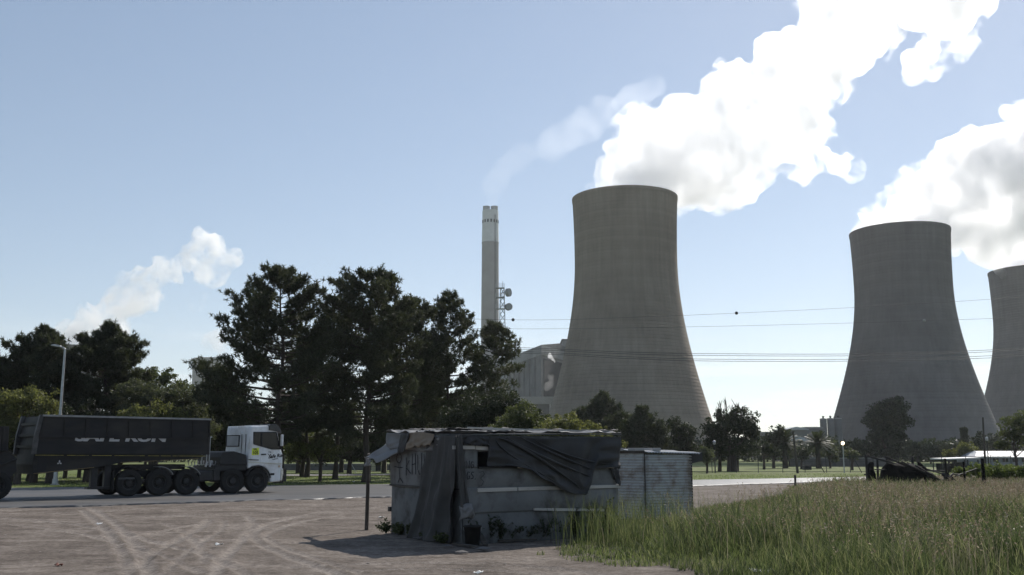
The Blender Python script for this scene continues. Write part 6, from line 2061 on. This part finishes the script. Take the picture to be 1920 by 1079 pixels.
def blades(x, y, h, rng, w, bend, z0=.02):
    n = len(x)
    a = rng.random(n) * 6.28
    d = np.stack([np.cos(a), np.sin(a), np.zeros(n)], 1)
    s = np.stack([-np.sin(a + rng.normal(size=n) * .8), np.cos(a), np.zeros(n)], 1) * (w * .5)[:, None]
    b = np.stack([x, y, np.full(n, z0)], 1)
    up = np.array([0, 0, 1.0])
    m = b + up * (h * .55)[:, None] + d * (h * bend * .3)[:, None]
    t = b + up * (h * (1 - bend * .3))[:, None] + d * (h * bend)[:, None]
    V = np.stack([b - s, b + s, m + s * .8, m - s * .8, t + s * .15, t - s * .15], 1).reshape(-1, 3)
    i = np.arange(n)[:, None] * 6
    F = np.concatenate([i + [0, 1, 2, 3], i + [3, 2, 4, 5]], 0)
    return V, F, t, d


def grassmat(name, lo, hi, tip, trans=.5):
    m, n, l, b, out = new_mat(name)
    g = n.new('ShaderNodeNewGeometry'); tc = n.new('ShaderNodeTexCoord')
    nz = _noise(n, l, tc.outputs['Object'], .55, 3)
    mixv = n.new('ShaderNodeMath'); mixv.operation = 'MULTIPLY_ADD'; mixv.inputs[1].default_value = .5
    l.new(g.outputs['Random Per Island'], mixv.inputs[0])
    hf = n.new('ShaderNodeMath'); hf.operation = 'MULTIPLY'; hf.inputs[1].default_value = .5; l.new(nz.outputs[0], hf.inputs[0]); l.new(hf.outputs[0], mixv.inputs[2])
    cr = _ramp(n, l, mixv.outputs[0], [(.2, lo), (.5, hi), (.85, tip)])
    l.new(cr.outputs[0], b.inputs['Base Color']); b.inputs['Roughness'].default_value = .55; b.inputs['Specular IOR Level'].default_value = .3
    t = n.new('ShaderNodeBsdfTranslucent'); l.new(cr.outputs[0], t.inputs[0])
    x = n.new('ShaderNodeMixShader'); x.inputs[0].default_value = trans
    l.new(b.outputs[0], x.inputs[1]); l.new(t.outputs[0], x.inputs[2]); l.new(x.outputs[0], out.inputs['Surface'])
    return m


M['blade'] = grassmat('tall grass blades', (.030, .047, .016), (.10, .132, .044), (.29, .29, .135))
M['blade_young'] = grassmat('young grass blades', (.075, .11, .028), (.19, .24, .07), (.33, .37, .14))
M['straw'] = grassmat('dry straw', (.13, .115, .07), (.23, .20, .13), (.36, .32, .23), .45)
M['seed'] = grassmat('seed heads', (.13, .095, .065), (.23, .18, .125), (.38, .33, .24), .5)
# soil under the grass
sx_, sy_ = np.meshgrid(np.arange(-1, 42, .5), np.arange(9, 66, .5), indexing='ij')
# green blades
x, y, rng = scatter(300000, 501)
ed = edge_dist(x, y, GPOLY)
clump = .5 + .5 * pnoise2(x * .8, y * .8, 3, 12)
keep = rng.random(len(x)) < np.clip(.35 + .8 * clump, .15, 1)
x, y, ed, clump = x[keep], y[keep], ed[keep], clump[keep]
tall = sstep(.0, 3.2, ed)
patch = np.clip(.5 + .9 * pnoise2(x * .55, y * .4, 3, 61), 0, 1)
h = (.12 + .40 * tall) * (.45 + 1.0 * rng.random(len(x)) ** 1.5) * (.40 + .75 * clump + .45 * patch)
V, F, _, _ = blades(x, y, h, rng, (.006 + .00050 * y) * (.7 + .6 * rng.random(len(x))), .15 + .5 * rng.random(len(x)))
nb = len(x)
o = tag(mesh_np('tall_grass', V, F, M['blade']), kind='stuff')
# young bright tufts along the near fringe
x, y, rng = scatter(80000, 502, (9, 30), 1.3)
ed = edge_dist(x, y, GPOLY); k = (ed < 2.2) & (rng.random(len(x)) < np.clip(.4 + .9 * pnoise2(x * 1.5, y * 1.5, 3, 44), .1, 1))
x, y = x[k], y[k]
h = (.10 + .22 * sstep(0, 2, ed[k])) * (.5 + .8 * rng.random(len(x)))
V, F, _, _ = blades(x, y, h, rng, .009 * (.7 + .6 * rng.random(len(x))), .2 + .6 * rng.random(len(x)))
tag(mesh_np('fringe_grass', V, F, M['blade_young']), kind='stuff')
# flowering stems with seed heads
x, y, rng = scatter(90000, 503, (10, 62), 1.35)
ed = edge_dist(x, y, GPOLY); clump = .5 + .5 * pnoise2(x * .35, y * .35, 3, 19)
k = (rng.random(len(x)) < np.clip(sstep(.6, 4, ed) * (.15 + .9 * clump) * (.16 + .74 * sstep(16, 30, y)), 0, 1))
x, y, clump = x[k], y[k], clump[k]
h = (.55 + .36 * rng.random(len(x))) * (.75 + .35 * clump) * (1 - .22 * sstep(32, 48, y))
bend = .08 + .28 * rng.random(len(x))
V, F, T_, D_ = blades(x, y, h, rng, np.full(len(x), .0035) + .00022 * y, bend)
tag(mesh_np('grass_stems', V, F, M['straw']), kind='stuff')
P = []; dd = unit(D_ * .5 + [0, 0, .8])
for k in range(5):
    P.append(T_ - dd * (.03 * k) + rng.normal(size=T_.shape) * .012)
P = np.concatenate(P)
V, F = leaf_quads(P, rng.normal(size=P.shape), rng, .030 + .0006 * np.concatenate([y] * 5)[:, None], .38, .1)
tag(mesh_np('seed_heads', V, F, M['seed']), kind='stuff')
# tall stalks against the shack and shed
x = np.concatenate([np.random.default_rng(7).normal(1.9, .5, 420), np.random.default_rng(8).normal(3.6, .9, 420)]); rng = np.random.default_rng(504)
y = np.concatenate([np.random.default_rng(9).normal(19.3, .5, 420), np.random.default_rng(10).normal(23.5, 1.2, 420)])
h = .6 + .55 * rng.random(len(x))
V, F, T_, D_ = blades(x, y, h, rng, np.full(len(x), .008), .1 + .4 * rng.random(len(x)))
tag(mesh_np('tall_stalks', V, F, M['blade']), kind='stuff')
# bright weeds behind the burnt posts
rng = np.random.default_rng(505)
for i, (px, py, rx, ry, Y, lb) in enumerate([(1830, 882, 26, 14, 52, 'bright green weed patch behind the thick charred post'), (1868, 884, 34, 16, 50, 'large bright weed patch below the white house'), (1910, 884, 26, 14, 51, 'bright weed patch at the right edge below the house'), (1800, 884, 18, 10, 55, 'small weed patch behind the shorter charred post')]):
    leafy(lb, Y, px, [(px, py, rx, ry), (px + rx * .4, py + 4, rx * .7, ry)], 'leaf_bush', 520 + i, 'weed patches behind the charred posts', name='weed_patch', cat='weeds', trunk_r=.02, clump_r=.3, leaf=.09, base=.0, flat=.7)
# verge and lawn blades
rng = np.random.default_rng(506)
n = 120000
xx = -45 + 110 * rng.random(n); yy = 44 + 50 * rng.random(n) ** 1.3
k = (yy > far_y(xx) - .25 + .5 * pnoise2(xx * .8, yy * .8, 2, 8)) & (rng.random(n) < np.clip(.55 + .8 * pnoise2(xx * .25, yy * .25, 3, 6), .1, 1))
for a, b in zip(pc[:-1], pc[1:]):
    k &= ~((xx > a[0] - .1) & (xx <= b[0] + .1) & (np.abs(yy - (a[1] + b[1]) / 2) < 3.6))
xx, yy = xx[k], yy[k]
V, F, _, _ = blades(xx, yy, .05 + .10 * rng.random(len(xx)) ** 2, rng, np.full(len(xx), .03), .3 + .5 * rng.random(len(xx)), -.03)
tag(mesh_np('lawn_grass', V, F, M['blade_young']), kind='stuff')
# scraps of litter
M['paper'] = stone('paper scrap', (.55, .55, .54), (.7, .7, .68), 5, .8, 0)
for i, (px, py, lb) in enumerate([(715, 972, 'white scrap of paper on the dirt left of the shack'), (1425, 1076, 'white plastic scrap at the near edge of the tall grass'), (663, 904, 'white scrap on the far verge left of the post'), (110, 1062, 'reddish scrap on the dirt at the lower left'), (411, 1024, 'small white scrap on the tyre tracks'), (186, 984, 'tiny white scrap near the road edge at the left'), (897, 1077, 'white scrap at the bottom edge below the shack shadow')]):
    p = gnd(px, py, .06); r = np.random.default_rng(600 + i)
    s = (.05, .10, .06, .035)[min(i, 3)]
    if i > 3: s = .045
    u, v = np.meshgrid(np.linspace(-1, 1, 6), np.linspace(-1, 1, 5), indexing='ij')
    Pm_ = np.stack([u * s * 1.5, v * s, .02 + .03 * pnoise2(u * 1.5, v * 1.5, 2, i) + s * .35 * np.abs(u)], -1) + p + [0, 0, .0]
    o = grid_mesh('litter', Pm_, M['paper'] if i != 3 else stone('red scrap', (.13, .06, .05), (.18, .08, .06), 5, .8, 0), thick=.003)
    tag(o, lb, 'litter', 'litter on the ground')

# ------------------------------------------------------------------ haze
hz = MB().box((-3400, -800, -1.6), (3400, 4300, 430)).build('haze', None)
hm = bpy.data.materials.new('thin summer haze'); hm.use_nodes = True
hn, hl = hm.node_tree.nodes, hm.node_tree.links
hn.clear()
ho = hn.new('ShaderNodeOutputMaterial'); hv = hn.new('ShaderNodeVolumePrincipled')
hv.inputs['Color'].default_value = (.93, .95, 1, 1)
hv.inputs['Density'].default_value = .0001
hv.inputs['Anisotropy'].default_value = .4
hl.new(hv.outputs[0], ho.inputs['Volume'])
hz.data.materials.append(hm)
tag(hz, kind='stuff')
